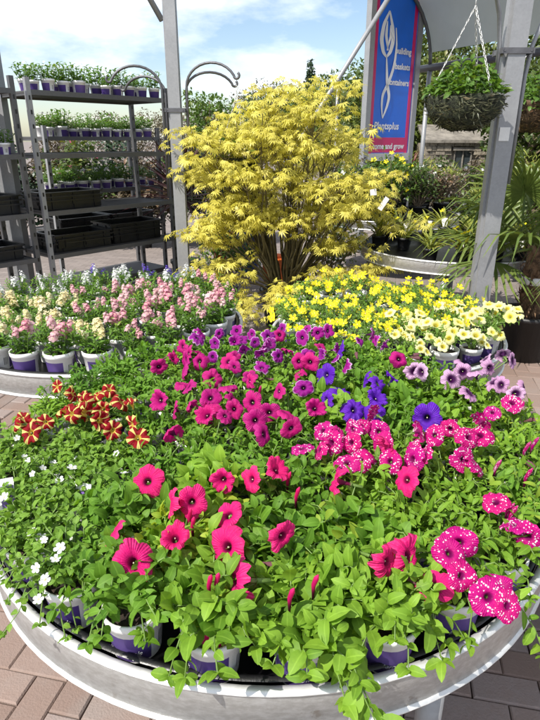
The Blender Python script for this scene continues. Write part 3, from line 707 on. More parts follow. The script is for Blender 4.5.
# ------------------------------------------------------------------ copies of small potted plants
def spike(rng, n=14, hgt=.06, fs=.014):
    g = Geo(); tp = petal5_tpl(rng, 5, 1.05, -.25)
    P = []; D = []
    for i in range(n):
        t_ = i / n; a_ = i * 2.4; r = .017 * (1 - .5 * t_)
        P.append([r * math.cos(a_), r * math.sin(a_), hgt * t_]); D.append([math.cos(a_), math.sin(a_), .5 + t_])
    D = np.array(D); sc = [fs * rng.uniform(.8, 1.2) * (1.1 - .55 * i / n) for i in range(n)]
    F = frames(P, np.cross(D, [0.3, .1, 1.0]), D, sc)
    return g.inst(tp, F)
def upright_plant(name, label, cat, group, leafmat, nst, hgt, nl, lsize, lw, head=None, hn=5, rng=None, pot=None, spread=.05, potrz=0):
    rng = rng or random.Random(1)
    t = thing(name, label, cat, (0, 0, -50), 0, group)
    put_pot(t, pot, potrz)
    tp = leaf_tpl(lw, 3, .25, .35, .5); F = Geo(); st = Geo(); P = []; D = []; U = []; SZ = []; TI = []; tops = []
    for i in range(nst):
        a_ = i * 2.4 + rng.uniform(-.3, .3); r = spread * math.sqrt((i + .5) / nst); d = np.array([math.cos(a_), math.sin(a_), 0]); h_ = hgt * rng.uniform(.8, 1.12)
        p0 = d * r * .5 + [0, 0, .085]; p1 = d * r * 1.35 + [0, 0, .085 + h_]; st.tube([p0, (p0 + p1) / 2 + d * .004, p1], [.0022, .002, .0015], 4, cap=False); tops.append((p1, d))
        for k in range(nl):
            t_ = (k + .5) / nl; sp = k * 2.4 + a_; dd = np.array([math.cos(sp), math.sin(sp), .45 + .5 * t_ + rng.gauss(0, .2)])
            P.append(p0 + (p1 - p0) * t_); D.append(dd); U.append([rng.gauss(0, .3), rng.gauss(0, .3), 1.2]); SZ.append(lsize * rng.uniform(.75, 1.2) * (1.1 - .35 * t_)); TI.append(min(1, max(0, rng.gauss(.3 + .4 * t_, .2))))
    F.inst(tp, frames(P, D, U, SZ), TI); tag(F.build('foliage', leafmat, t), None, kind='stuff'); st.build('stems', M['stem'], t)
    if head:
        for i, (p, d) in enumerate(tops[:hn]):
            o = link('flower_head', head[i % len(head)], t, tuple(p - [0, 0, .012])); o.rotation_euler = (rng.gauss(0, .3), rng.gauss(0, .3), rng.random() * 6); o.scale = (rng.uniform(.6, 1.15),) * 3
    return t
rs = random.Random(21)
HEAD = {}
for k in 'CKW':
    HEAD[k] = [spike(rs, 14 if k != 'W' else 14, .055 if k != 'W' else .07, .0130 if k != 'W' else .0100).mesh('flower_head', PET[k]) for _ in range(3)]
HEAD['X'] = [spike(rs, 13, .075, .010).mesh('flower_head', PET['U'])]
protos = {}
SN = dict(C='cream yellow snapdragon in a white and purple pot on the snapdragon bench', K='pink snapdragon in a white and purple pot on the snapdragon bench',
          W='white snapdragon with tall spikes in a pot on the snapdragon bench', X='violet spiked salvia in a pot on the snapdragon bench')
for k in 'CKWX':
    protos[k] = []
    for i in range(3 if k != 'X' else 1):
        p = upright_plant('potted_plant', SN[k], 'plant', SN[k].split(' in a')[0].split(' with')[0] + ' pots', M['leaf_dark'], 10, {'C': .085, 'K': .10, 'W': .115, 'X': .12}[k], 16, .036, .32,
                          HEAD[k], {'C': 4, 'K': 4, 'W': 4, 'X': 3}[k], random.Random(40 + i), POT if i % 2 == 0 else POT2, .06, rs.uniform(-.5, .5))
        protos[k].append((p, tree_of(p), [False]))
def place(k, loc, rz=0.0, sc=1.0, label=None, group=None, i=None, rng=rs):
    p, tr, used = protos[k][rng.randrange(len(protos[k])) if i is None else i]
    if not used[0]:
        used[0] = True; p.location = loc; p.rotation_euler = (0, 0, rz); p.scale = (sc,)*3
        if label: p['label'] = label
        if group: p['group'] = group
        return p
    return dup(p, loc, rz, label, group, sc, tr)
zt = .69
for n_, r_, off in ((25, .585, -92.0), (18, .435, -86.0), (12, .29, -90), (6, .15, -90)):
    for i in range(n_):
        a_ = rad(off + 360.0 * i / n_); x, y = LC[0] + r_ * math.cos(a_), LC[1] + r_ * math.sin(a_)
        if math.hypot(x - MC[0], y - MC[1]) < MR + .04: continue
        fy = (y - LC[1]); fx = x - LC[0]
        k = 'C' if (fx < -.0 and fy < .05) or (fy < -.38 and fx < .14) else ('W' if fy > .22 + .35 * fx else 'K')
        if k == 'W' and rs.random() < .22: k = 'X'
        if k == 'C' and rs.random() < .08: k = 'K'
        place(k, (x, y, zt), a_ + math.pi/2 + rs.uniform(-.5, .5) if r_ > .5 else rs.random() * 6, rs.uniform(.86, 1.08) * (.92 if k in 'WX' else 1),
              SN[k].split(' in a')[0].replace(' with tall spikes', ', tall spiked,') + {.585: ' in a pot at its bench rim', .435: ' in a pot one row in from its bench rim'}.get(r_, ' in a pot at the heart of its bench'))

# yellow bidens and lime million bells
for k, nm, lab, n_f, hi in (('Y', 'Y', 'bright yellow bidens in a pot on the yellow flower bench', 8, .085), ('H', 'H', 'lime and white million bells in a pot on the yellow flower bench', 12, .09), ('U', 'U', 'blue lobelia in a purple pot on its bench', 26, .085)):
    protos[nm] = []
    for i in range(3 if k == 'Y' else 2):
        rng = random.Random(70 + i)
        t = thing('potted_plant', lab, 'plant', (0, 0, -50), 0, lab.split(' in a')[0] + ' pots'); put_pot(t, POT2 if k == 'U' else POT)
        st, P, D, U, SZ, TI = bush(rng, 20, .10, hi, 9, .024 if k != 'U' else .016)
        fo = Geo(); tp = leaf_tpl(.35, 3, .2, .3, .5); fo.inst(tp, frames(P, D, U, SZ), TI)
        tag(fo.build('foliage', M['leaf_yel'], t), None, kind='stuff'); st.build('stems', M['stem'], t)
        for j in range(n_f):
            aa = j * 2.4 + rng.uniform(-.4, .4); r = .125 * math.sqrt((j + .5) / n_f); p = (r * math.cos(aa), r * math.sin(aa), .085 + hi * 1.15 - r * .28 + rng.uniform(-.03, .03))
            nr = (p[0] * 3 - .1 + rng.gauss(0, .3), p[1] * 3 - .6 + rng.gauss(0, .3), .8)
            me = rng.choice(FL['H']) if k == 'H' else rng.choice(SMALL[k])
            link('flower', me, t, M=flower_matrix(p, nr, rng.uniform(.9, 1.15) * (.019 if k == 'Y' else .025 if k == 'H' else .009), rng.random() * 6))
        protos[nm].append((t, tree_of(t), [False]))
for n_, r_, off in ((19, .455, -90.0), (13, .31, -85.0), (7, .165, -90), (1, .0, -90)):
    for i in range(n_):
        a_ = rad(off + 360.0 * i / n_); x, y = YC[0] + r_ * math.cos(a_), YC[1] + r_ * math.sin(a_)
        if y > 2.72 and rs.random() < .35: continue
        k = 'H' if (y < 2.22 and x > .45) or (y < 2.42 and x > .80) else 'Y'
        place(k, (x, y, zt), rs.gauss(0, .35), rs.uniform(.78, 1.12), ('bright yellow bidens' if k == 'Y' else 'lime and white million bells') + {.455: ' in a pot at the yellow bench rim', .31: ' in a pot one row in from the yellow bench rim'}.get(r_, ' in a pot amid the yellow bench'))
for n_, r_ in ((18, .525), (11, .36)):
    for i in range(n_):
        a_ = 2 * math.pi * i / n_ + math.pi; place('U', (RC[0] + r_ * math.cos(a_), RC[1] + r_ * math.sin(a_), zt), a_ + math.pi / 2, rs.uniform(.95, 1.08))

# ------------------------------------------------------------------ nursery racks
EX, EY = math.sin(rad(41)), math.cos(rad(41)); RL, RD = 1.35, .565
RA = math.atan2(EY, EX)
def rack(loc, shelves, label, top):
    t = thing('nursery_rack', label, 'rack', (loc[0], loc[1], 0), RA)
    for (x, y) in ((.02, .02), (RL - .02, .02), (.02, RD - .02), (RL - .02, RD - .02)):
        u = Geo(); u.box((x, y, top / 2 + .08), (.036, .036, top - .16))
        for k in range(int(top / .1) - 2): u.box((x, y - .0185, .25 + k * .1), (.012, .004, .03), mi=1)
        u.build('upright', [M['galv'] if y < .1 and x < .1 else M['rack'], M['black']], t, False)
        Geo().lathe([(.0, -.022), (.05, -.022), (.056, 0), (.05, .022), (.0, .022)], 14).build('caster', M['black'], t).matrix_basis = Matrix.Translation((x, y, .056)) @ Matrix.Rotation(rad(90), 4, 'X')
    for z in shelves:
        s = Geo(); s.box((RL/2, RD/2, z - .008), (RL - .08, RD - .012, .012)); so = s.build('shelf', M['shelf'], t, False)
        for y in (.004, RD - .004):
            Geo().box((RL/2, y, z - .012), (RL - .076, .006, .036)).build('shelf_lip', M['rack'], so, False)
        for x in (.045, RL - .045):
            Geo().box((x, RD/2, z - .012), (.006, RD - .018, .034)).build('shelf_lip', M['rack'], so, False)
    b = Geo(); b.box((RL/2, RD/2, .135), (RL, RD, .05)); b.build('base', M['rack'], t, False)
    return t
def rack_pt(loc, x, y, z): return (loc[0] + x * EX - y * EY, loc[1] + x * EY + y * EX, z)
RK1 = (-1.81, 4.6); SH1 = [1.90, 1.447, 1.01, .66]
rack(RK1, SH1, 'steel nursery rack with seedling pots on its top shelf and black trays below', 1.99)
RK2 = (RK1[0] - EY * .85 + EX * .55, RK1[1] + EX * .85 + EY * .55); SH2 = [1.58, 1.08, .70]
rack(RK2, SH2, 'lower steel nursery rack standing behind the rack of black trays', 1.68)
RK3 = (RK1[0] - EX * 1.43, RK1[1] - EY * 1.43); rack(RK3, SH1, 'steel nursery rack joining on beside the rack of black trays', 1.99)
protos['N'] = []
for i in range(3):
    rng = random.Random(90 + i)
    p = upright_plant('seedling_pot', 'x', 'plant', 'x', M['leaf_rack'], 13, (.105, .07, .14)[i], 7, (.040, .034, .046)[i], .55, None, 0, rng, POT2 if i else POT, .075)
    for j in range(5):
        aa = rng.random() * 6.28; r = .06 * rng.random(); link('flower', rng.choice(SMALL['G']), p, M=flower_matrix((r*math.cos(aa), r*math.sin(aa), .19 + rng.uniform(-.015, .025)), (rng.gauss(0, .4), -.5, .8), .012, 0))
    protos['N'].append((p, tree_of(p), [False]))
def pots_on(loc, z, rows, n, lab, grp, x0=.11, x1=RL - .1, ys=(.09, .25)):
    for r in range(rows):
        for i in range(n):
            x = x0 + (x1 - x0) * i / (n - 1) + rs.uniform(-.006, .006)
            if rs.random() < .1: continue
            place('N', rack_pt(loc, x, ys[r] + rs.uniform(-.012, .012), z), RA - .4 + rs.gauss(0, .7), rs.uniform(.80, 1.04), lab.replace('small ', '') + (', along its lip' if r == 0 else ', inner row'), grp)
pots_on(RK1, 1.90, 2, 10, 'small leafy seedling pot on the top shelf of the tray rack', 'seedling pots on the top shelf', ys=(.085, .22))
pots_on(RK2, 1.58, 2, 10, 'small leafy seedling pot on the top shelf of the lower rear rack', 'seedling pots on the rear rack top')
pots_on(RK2, 1.08, 2, 9, 'leafy seedling pot on the middle shelf of the lower rear rack', 'seedling pots on the rear rack middle')
pots_on(RK3, 1.447, 1, 8, 'leafy seedling pot on the second shelf of the side rack', 'seedling pots on the side rack', ys=(.09,))
def crate_mesh(lx=.56, ly=.36, h=.075):
    g = Geo(); w = .006
    g.box((0, 0, .004), (lx - .05, ly - .05, .006))
    for s in (-1, 1):
        for (cx, cy, dx, dy) in ((0, s * (ly/2 - .014), lx, w), (s * (lx/2 - .014), 0, w, ly)):
            g.box((cx, cy, h/2), (dx - .028, dy if dy > .1 else w, h) if dx > dy else (w, dy - .04, h))
        g.box((0, s * (ly/2 - .006), h - .004), (lx, .026, .012)); g.box((s * (lx/2 - .006), 0, h - .003), (.026, ly - .03, .012))
        for k in range(3): g.box((-.2 + .2 * k, s * (ly/2 - .008), h * .45), (.008, .012, h * .8))
        for k in range(2): g.box((s * (lx/2 - .008), -.08 + .16 * k, h * .45), (.012, .008, h * .8))
    return g.mesh('plant_tray', M['black'], smooth=False)
CR = crate_mesh()
def crates(loc, z, items, lab):
    for (x, y, n, rz_) in items:
        for k in range(n):
            o = link('plant_tray', CR, None, rack_pt(loc, x, y, z + k * .032)); o.rotation_euler = (0, 0, RA + rz_ + rs.uniform(-.07, .07))
            tag(o, lab, 'tray', 'black trays stacked on the racks')
crates(RK1, 1.012, [(.34, .28, 3, .0)], 'black plastic plant tray stacked on the third shelf of the rack')
crates(RK1, .662, [(.40, .28, 3, .02), (.98, .29, 4, -.03)], 'black plastic plant tray stacked on the lowest shelf of the rack')
crates(RK2, .702, [(.40, .28, 2, .0), (1.0, .28, 2, 0)], 'black plastic plant tray on the lower rear rack')
crates(RK3, 1.012, [(1.03, .28, 3, 0)], 'black plastic plant tray stacked on the third shelf of the side rack')
crates(RK3, .662, [(1.0, .28, 2, 0)], 'black plastic plant tray stacked on the lowest shelf of the side rack')

# ------------------------------------------------------------------ steel posts with hanging basket brackets
def post(name, loc, w, d, h, label, rz=0.0, brace=None):
    t = thing(name, label, 'post', (loc[0], loc[1], 0), rz)
    g = Geo(); g.box((0, 0, h/2 + .01), (w, d, h)); g.box((-w/2 - .008, -d*.0, h/2 + .01), (.016, d * .45, h - .02)); g.build('shaft', M['galv'], t, False)
    b = Geo(); b.box((0, 0, .008), (w + .12, d + .12, .016)); b.build('base_plate', M['galv'], t, False)
    for sx in (-1, 1):
        for sy in (-1, 1):
            Geo().lathe([(.0, .028), (.012, .028), (.012, .0)], 6, (sx * (w/2 + .035), sy * (d/2 + .035), .016)).build('bolt', M['galv'], t, False)
    return t
def strap(t, w, d, z):
    g = Geo()
    for s in (-1, 1):
        g.box((0, s * (d/2 + .005), z), (w + .07, .008, .03)); g.box((s * (w/2 + .028), 0, z), (.008, d + .03, .028))
        g.tube([[s * (w/2 + .015), -d/2 - .012, z], [s * (w/2 + .015), d/2 + .012, z]], .006, 6)
    g.build('strap', M['wire'], t, False)
def hook(t, x0, y0, z0, zb, reach, dirx, diry, rise, mat='wire'):
    """shepherd's crook arm: runs up the post and arches out, its tip curling up"""
    pts = [[x0, y0, zb], [x0, y0, z0]]
    for k in range(1, 13):
        a_ = math.pi * k / 13 * .93; q = (1 - math.cos(a_)) / 2 * reach; pts.append([x0 + dirx * q, y0 + diry * q, z0 + rise * math.sin(a_)])
    ex = pts[-1]
    for k in range(1, 9):
        a_ = k / 8 * 4.2; pts.append([ex[0] + dirx * (.022 - .022 * math.cos(a_)) , ex[1] + diry * (.022 - .022 * math.cos(a_)), ex[2] - .022 * math.sin(a_) ])
    Geo().tube(pts, .0105, 7).build('hook_arm', M[mat], t)
    return ex
CP = (-.77, 5.02)
cp = post('steel_post', CP, .085, .10, 3.6, 'square steel post beside the tray rack, with crook arms near its top')
Geo().tube([[-.07, 0, 2.42], [-.55, 0, 3.25]], .022, 8).build('brace', M['galv'], cp)
strap(cp, .10, .10, 1.78); strap(cp, .10, .10, 1.30)
tip1 = hook(cp, .10, -.03, 1.95, 1.1, .42, .97, -.25, .17); hook(cp, .085, .05, 1.93, 1.1, .40, .97, .25, .14)
hook(cp, -.10, -.03, 1.93, 1.1, .42, -.97, -.1, .17); hook(cp, -.085, .05, 1.90, 1.1, .38, -.97, .3, .14)
RP = (1.39, 3.62)
rpst = post('steel_post', RP, .10, .12, 3.4, 'stout square steel post between the two wicker baskets, white label on it')
strap(rpst, .12, .12, 2.02); strap(rpst, .12, .12, 2.55)
g = Geo().box((-.01, -.0635, 1.585), (.06, .004, .075)); g.build('label_plate', M['white'], rpst, False)
Geo().tube([[.09, .02, 1.3], [.095, .02, 1.9], [.11, .02, 2.05], [.16, .03, 2.2], [.25, .14, 2.36], [.38, .42, 2.44], [.45, .70, 2.42], [.475, .78, 2.33]], .013, 8).build('hook_arm', M['galv'], rpst)
Geo().tube([[-.09, -.02, 1.9], [-.095, -.03, 2.05], [-.13, -.06, 2.2], [-.19, -.12, 2.31], [-.26, -.17, 2.34], [-.31, -.21, 2.30], [-.315, -.215, 2.25]], .013, 8).build('hook_arm', M['galv'], rpst)
Geo().box((.09, .02, 2.62), (.26, .3, .10)).build('bracket', M['galv'], rpst, False)
LPX = (-2.22, 5.0)
lp = post('steel_post', LPX, .13, .12, 3.6, 'square steel post rising between the two racks')
FPX = None

# ------------------------------------------------------------------ hanging baskets
def basket(loc, R, top, mat, leafm, label, seed, nleaf=420, hang=.10):
    rng = random.Random(seed); t = thing('hanging_basket', label, 'basket', loc)
    g = Geo(); prof = [(R * math.sin(a_) ** .8, -R * .82 * math.cos(a_)) for a_ in np.linspace(.05, math.pi/2, 12)] + [(R * .96, .0), (R * .9, -.03)]
    n = 56; g.lathe(prof, n); V = g.v[0]; 
    V += np.random.RandomState(seed).normal(0, .006, V.shape); V[np.arange(0, len(V), n + 1)] = V[np.arange(n, len(V), n + 1)]
    g.build('bowl', M[mat], t)
    mo = Geo(); P = []; D = []; U = []
    for i in range(1500):          # loose fibres over the bowl
        a_ = rng.random() * 6.283; b = math.acos(rng.uniform(0, .99)); p = np.array([R * math.sin(b)**.8 * math.cos(a_), R * math.sin(b)**.8 * math.sin(a_), -R * .82 * math.cos(b)])
        P.append(p * 1.0); D.append([rng.gauss(0, 1) - math.sin(a_) * 1.2, rng.gauss(0, 1) + math.cos(a_) * 1.2, rng.gauss(0, .5)]); U.append(p / R)
    mo.inst(leaf_tpl(.16, 2, .3, .1, .5), frames(P, D, U, [rng.uniform(.02, .05) for _ in P]), [rng.random() for _ in P]); tag(mo.build('liner_fibres', M['moss_f'] if mat == 'moss' else M['wicker_f'], t), None, kind='stuff')
    Geo().lathe([(0, -.02), (R * .9, -.03)], 24).build('soil', M['soil'], t)
    P = []; D = []; U = []; SZ = []; TI = []
    for i in range(nleaf):
        a_ = rng.random() * 6.283; r = (R + hang) * math.sqrt(rng.random()); z = .17 * (1 - (r / (R + hang)) ** 2) * rng.uniform(.25, 1.1) + (-.07 * rng.random() if r > R else 0) + .01
        P.append([r * math.cos(a_), r * math.sin(a_), z]); D.append([math.cos(a_) + rng.gauss(0, .6), math.sin(a_) + rng.gauss(0, .6), rng.gauss(.15, .5)]); U.append([rng.gauss(0, .4), rng.gauss(-.2, .4), 1]); SZ.append(rng.uniform(.025, .06)); TI.append(rng.random())
    fo = Geo().inst(leaf_tpl(.62, 4, .2, .3, .45), frames(P, D, U, SZ), TI); tag(fo.build('foliage', leafm, t), None, kind='stuff')
    for k in range(3):
        a_ = .35 + k * 2.094 + math.pi * .85; p0 = np.array([R * .98 * math.cos(a_), R * .98 * math.sin(a_), 0]); p1 = np.array([0, 0, top - .03]); c = Geo(); m_ = 22
        for i in range(m_):
            q = p0 + (p1 - p0) * (i + .5) / m_; dv = (p1 - p0) / m_; ring = []
            dn = dv / np.linalg.norm(dv); sd = np.cross(dn, [0, 0, 1.0] if i % 2 else [1.0, 0.3, 0]); sd /= np.linalg.norm(sd)
            hl = np.linalg.norm(dv) * .62
            ring = [q + dn * hl * math.cos(b) + sd * .006 * math.sin(b) for b in np.linspace(0, 2 * math.pi, 9)]
            c.tube(ring, .0022, 4, cap=False)
        c.build('chain', M['chain'], t)
    Geo().tube([[0, 0, top - .035], [0, 0, top], [.012, 0, top + .02], [0, 0, top + .032], [-.008, 0, top + .026]], .003, 5).build('chain_hook', M['chain'], t)
    return t
M['moss_f'] = leaf_mat('moss_fibre', (.03, .04, .02), (.13, .13, .075), tr=.1); M['wicker_f'] = leaf_mat('wicker_fibre', (.06, .035, .02), (.22, .14, .08), tr=.1)
basket((1.075, 3.40, 1.775), .205, .46, 'moss', M['leaf_basket'], 'moss lined hanging basket of leafy green, hung from the stout post', 3, 520, -.005)
basket((1.87, 4.40, 1.80), .235, .50, 'wicker', M['leaf_basket'], 'brown wicker hanging basket of leafy green beside the stout post', 4, 620, .02)
basket((CP[0] + tip1[0] + .02, CP[1] + tip1[1], 1.42), .17, .50, 'moss', M['leaf_basket'], 'small hanging basket on the crook arm above the golden maple', 5, 200, .03)

# ------------------------------------------------------------------ golden maple
MP = (.13, 4.85)
mt = thing('maple_tree', 'golden yellow Japanese maple with several slim stems, behind the flower benches', 'tree', (MP[0], MP[1], 0))
rm = random.Random(17); tr = Geo(); tips = []
Geo().lathe([(.0, .0), (.17, .0), (.21, .30), (.225, .30), (.225, .33), (.195, .33), (.19, .29), (.0, .28)], 28).build('pot', M['blackpot'], mt)
def limb(p, d, ln, r, depth):
    d = d / np.linalg.norm(d); m_ = 5; pts = [p]
    for k in range(m_):
        d = d + np.array([rm.gauss(0, .09), rm.gauss(0, .09), rm.gauss(.02, .05)]); d /= np.linalg.norm(d); pts.append(pts[-1] + d * ln / m_)
    tr.tube(pts, np.linspace(r, r * .55, m_ + 1), 6, cap=False)
    if depth == 0: tips.append((pts[-1], d)); tips.append((pts[3], d)); return
    for k in range(3 if depth > 1 else 4):
        a_ = rm.random() * 6.283; q = np.array([math.cos(a_), math.sin(a_), rm.uniform(-.15, .45)])
        limb(pts[-1] if k < 2 else pts[3], d * .75 + q * .75, ln * rm.uniform(.55, .8), r * .55, depth - 1)
cl_m = []
for k in range(95):                        # a broad, layered dome of foliage pads, with a few low sprays
    for _ in range(60):
        q = np.array([rm.uniform(-1, 1), rm.uniform(-1, 1), rm.uniform(-1, 1)])
        if .3 < (abs(q[0]) ** 3 + abs(q[1]) ** 3 + abs(q[2]) ** 3) ** .333 < 1: break
    if q[2] < -.62 and abs(q[0]) < .45: continue
    cl_m.append(q * [.80 - .12 * max(0, q[2]), .60, .60] + [-.01, 0, 1.27])
for q in ((-.55, -.5, .42), (-.25, -.62, .38), (.02, -.6, .5), (.3, -.55, .40), (.55, -.5, .52), (.8, -.35, .60), (-.68, -.3, .6), (.1, -.7, .30), (-.4, -.4, .25), (.62, -.6, .36), (.95, -.1, .9), (-.1, -.2, 1.92), (.45, .1, 1.98), (.2, -.1, 1.9)):
    cl_m.append(np.array(q))
for k in range(14):
    q = np.array([rm.uniform(-.78, .72), rm.uniform(-.55, -.15), rm.uniform(.55, 1.0)])
    if abs(q[0]) > .3 or q[2] > .85: cl_m.append(q)
stems = [np.array([math.cos(k * 1.26) * .12, math.sin(k * 1.26) * .12, .0]) for k in range(5)]
for c in cl_m:
    k = min(range(5), key=lambda i_: np.linalg.norm(stems[i_][:2] * 4 - c[:2])); b0 = stems[k] * .25 + [0, 0, .29]; mid = stems[k] * 1.6 + [c[0] * .3, c[1] * .3, .29 + (c[2] - .29) * .55]
    ts = np.linspace(0, 1, 7)[:, None]; pts = (1 - ts) ** 2 * b0 + 2 * ts * (1 - ts) * mid + ts ** 2 * c; pts[1:-1] += np.array([[rm.gauss(0, .015) for _ in range(3)] for _ in range(5)])
    tr.tube(pts, np.linspace(.011, .003, 7), 5, cap=False); d0 = pts[-1] - pts[-2]
    for m_ in range(7):
        a_ = m_ * .9 + rm.uniform(-.3, .3); e = c + np.array([math.cos(a_), math.sin(a_), rm.uniform(-.3, .35)]) * rm.uniform(.08, .27)
        tr.tube([pts[-2], (pts[-2] + e) / 2 + [0, 0, .02], e], [.003, .002, .001], 4, cap=False); tips.append((e, d0)); 
        if m_ % 2: tips.append(((e + c) / 2 + [0, 0, .01], d0))
tr.build('trunk', M['bark_maple'], mt)
def palmate(n=7):
    V = []; T = []; UV = []
    for k in range(n):
        a_ = (k - (n - 1) / 2) * .52; ln = 1.0 - .13 * abs(k - (n - 1) / 2); c, s = math.sin(a_), math.cos(a_); b = len(V)
        for (r, w) in ((0, 0), (.5, -.09), (.5, .09), (1, 0)): V.append([c * r * ln + s * w, s * r * ln - c * w, -.28 * (r * ln) ** 2 + (.03 if w else 0)]); UV.append([.5 + w * 5, r])
        T += [[b, b+2, b+1], [b+1, b+2, b+3]]
    return np.array(V), np.array(T), np.zeros((0, 4), int), np.array(UV)
P = []; D = []; U = []; SZ = []; TI = []
for (p, d) in tips:
    tone = rm.gauss(.5, .2)
    for k in range(7):
        a_ = rm.random() * 6.283; r = .085 * math.sqrt(rm.random()); o = np.array([math.cos(a_) * r, math.sin(a_) * r, rm.gauss(0, .02) - r * .35])
        P.append(p + o); D.append([math.cos(a_) + rm.gauss(0, .4), math.sin(a_) + rm.gauss(0, .4), rm.uniform(-.9, -.1)]); U.append([rm.gauss(0, .3) - .1, rm.gauss(-.2, .3), 1]); SZ.append(rm.uniform(.04, .075)); TI.append(min(1, max(0, rm.gauss(tone, .2))))
mo = Geo().inst(palmate(), frames(P, D, U, SZ), TI).build('crown', M['maple'], mt); mo['kind'] = 'stuff'
Geo().box((0, 0, 0), (.035, .002, .10)).build('plant_tag', M['white'], mt, False).matrix_basis = Matrix.Translation((.70, -.62, 1.12)) @ Matrix.Rotation(rad(32), 4, 'Y')
Geo().box((0, 0, 0), (.045, .002, .045)).build('plant_tag', M['white'], mt, False).matrix_basis = Matrix.Translation((.62, -.62, 1.20)) @ Matrix.Rotation(rad(-10), 4, 'Y')
print('maple tips', len(tips), 'leaves', len(P))

# ------------------------------------------------------------------ sign board
SG = (1.35, 8.4); SA = rad(90 - 53); SW = .86; S0, S1 = 1.38, 3.95
sgn = thing('sign_board', 'tall blue sign board with crimson border and white flower emblem on two poles', 'sign', (SG[0], SG[1], 0), SA)
Geo().box((SW/2, .0, (S0 + S1)/2), (SW, .03, S1 - S0)).build('panel', M['sign_blue'], sgn, False)
for (c, d) in (((.05, -.018, (S0+S1)/2), (.06, .004, S1-S0)), ((SW-.05, -.018, (S0+S1)/2), (.06, .004, S1-S0)), ((SW/2, -.0185, S0 + .11), (SW - .162, .004, .20))):
    Geo().box(c, d).build('border', M['sign_red'], sgn, False)
for x in (-.045, SW + .045):
    Geo().box((x, 0, S1/2 + .01), (.09, .09, S1)).build('pole', M['galv'], sgn, False)
for z in (S0 - .05, S1 + .04):
    Geo().box((SW/2, 0, z), (SW - .002, .10, .10)).build('frame_bar', M['rim'], sgn, False)
def stroke(pts, w):
    """flat white brush stroke on the board face"""
    P = np.array(pts, float); t_ = np.linspace(0, 1, len(P)); tt = np.linspace(0, 1, 40)
    for _ in range(1): X = np.stack([np.interp(tt, t_, P[:, 0]), np.interp(tt, t_, P[:, 1])], 1)
    for _ in range(6): X[1:-1] = (X[:-2] + 2 * X[1:-1] + X[2:]) / 4
    T = np.gradient(X, axis=0); T /= np.linalg.norm(T, axis=1)[:, None]; N = np.stack([-T[:, 1], T[:, 0]], 1); ww = w * (.35 + .65 * np.sin(np.pi * tt)) / 2
    A = X + N * ww[:, None]; B = X - N * ww[:, None]
    V = np.concatenate([np.stack([A[:, 0], np.full(40, -.0225), A[:, 1]], 1), np.stack([B[:, 0], np.full(40, -.0225), B[:, 1]], 1)])
    Geo().raw(V, None, [[i, i+1, 41+i, 40+i] for i in range(39)]).build('emblem', M['sign_white'], sgn, False)
stroke([(0.272, 3.14), (0.176, 2.98), (0.144, 2.8), (0.192, 2.66), (0.264, 2.60)], .07); stroke([(0.272, 3.14), (0.352, 2.95), (0.376, 2.8), (0.336, 2.67), (0.264, 2.60)], .07)
stroke([(0.240, 3.02), (0.232, 2.85), (0.288, 2.68)], .05); stroke([(0.304, 2.98), (0.320, 2.85), (0.264, 2.68)], .04)
stroke([(0.264, 2.62), (0.288, 2.45), (0.312, 2.28), (0.376, 2.12), (0.336, 1.98), (0.264, 1.84)], .055)
stroke([(0.416, 2.96), (0.456, 2.75), (0.432, 2.5), (0.336, 2.28), (0.232, 2.14), (0.232, 1.98), (0.264, 1.84)], .05)
stroke([(0.216, 3.62), (0.192, 3.45), (0.288, 3.32), (0.416, 3.40), (0.448, 3.55)], .06)
def sign_text(txt, x, z, size, align, nm='lettering', sh=0.0):
    v, t_, q_, uv_ = text_tpl(txt, size, align, sh, 0.0, .0035); Geo().raw(np.stack([x + v[:, 0], np.full(len(v), -.0235), z + v[:, 1]], 1), t_).build(nm, M['sign_white'], sgn, False)
sign_text('building', SW - .10, 2.66, .105, 'RIGHT'); sign_text('baskets', SW - .10, 2.47, .105, 'RIGHT'); sign_text('containers', SW - .10, 2.27, .105, 'RIGHT')
sign_text('Plantsplus', .10, 1.70, .13, 'LEFT', sh=.1); sign_text('come and grow', SW - .10, 1.44, .105, 'RIGHT')

# ------------------------------------------------------------------ canopy
CN = thing('canopy_shelter', 'half arched translucent canopy on thin steel poles', 'canopy', (2.29, 9.0, 0))
bd = np.array([.491, -.871, 0]); nd_ = np.array([-.871, -.491, 0])
def arch(s): return 2.56 + 1.2 * math.sqrt(max(0, 1 - ((1.5 - s) / 1.5) ** 2))
for k in range(4):
    g = Geo(); V = []; UV = []; n_ = 14
    for i in range(n_ + 1):
        s = 1.5 * (1 - math.cos(math.pi * .5 * i / n_)) + .012
        for (tt, off) in ((k * 1.5 + .02, 0), (k * 1.5 + 1.48, 0)):
            V.append(bd * tt + nd_ * s + np.array([0, 0, arch(s) + off]))
    Geo().raw(V, None, [[2*i, 2*i+1, 2*i+3, 2*i+2] for i in range(n_)]).build('roof_panel', M['roof'], CN)
for k in range(5):
    pts = []
    for i in range(15):
        s = 1.5 * (1 - math.cos(math.pi * .5 * i / 14)); pts.append(bd * k * 1.5 + nd_ * s + np.array([0, 0, arch(s) - .03]))
    Geo().tube(pts, .026, 7).build('rib', M['rack'], CN)
    Geo().tube([bd * k * 1.5 + [0, 0, .01], bd * k * 1.5 + [0, 0, 2.52]], .032, 10).build('pole', M['galv'], CN)
Geo().tube([bd * -.25 + [0, 0, 2.52], bd * 6.2 + [0, 0, 2.52]], .05, 8).build('edge_beam', M['rack'], CN)
for s in (.5, 1.5):
    Geo().tube([nd_ * s + [0, 0, arch(s) - .06], bd * 6.0 + nd_ * s + [0, 0, arch(s) - .06]], .016, 6).build('purlin', M['rack'], CN)
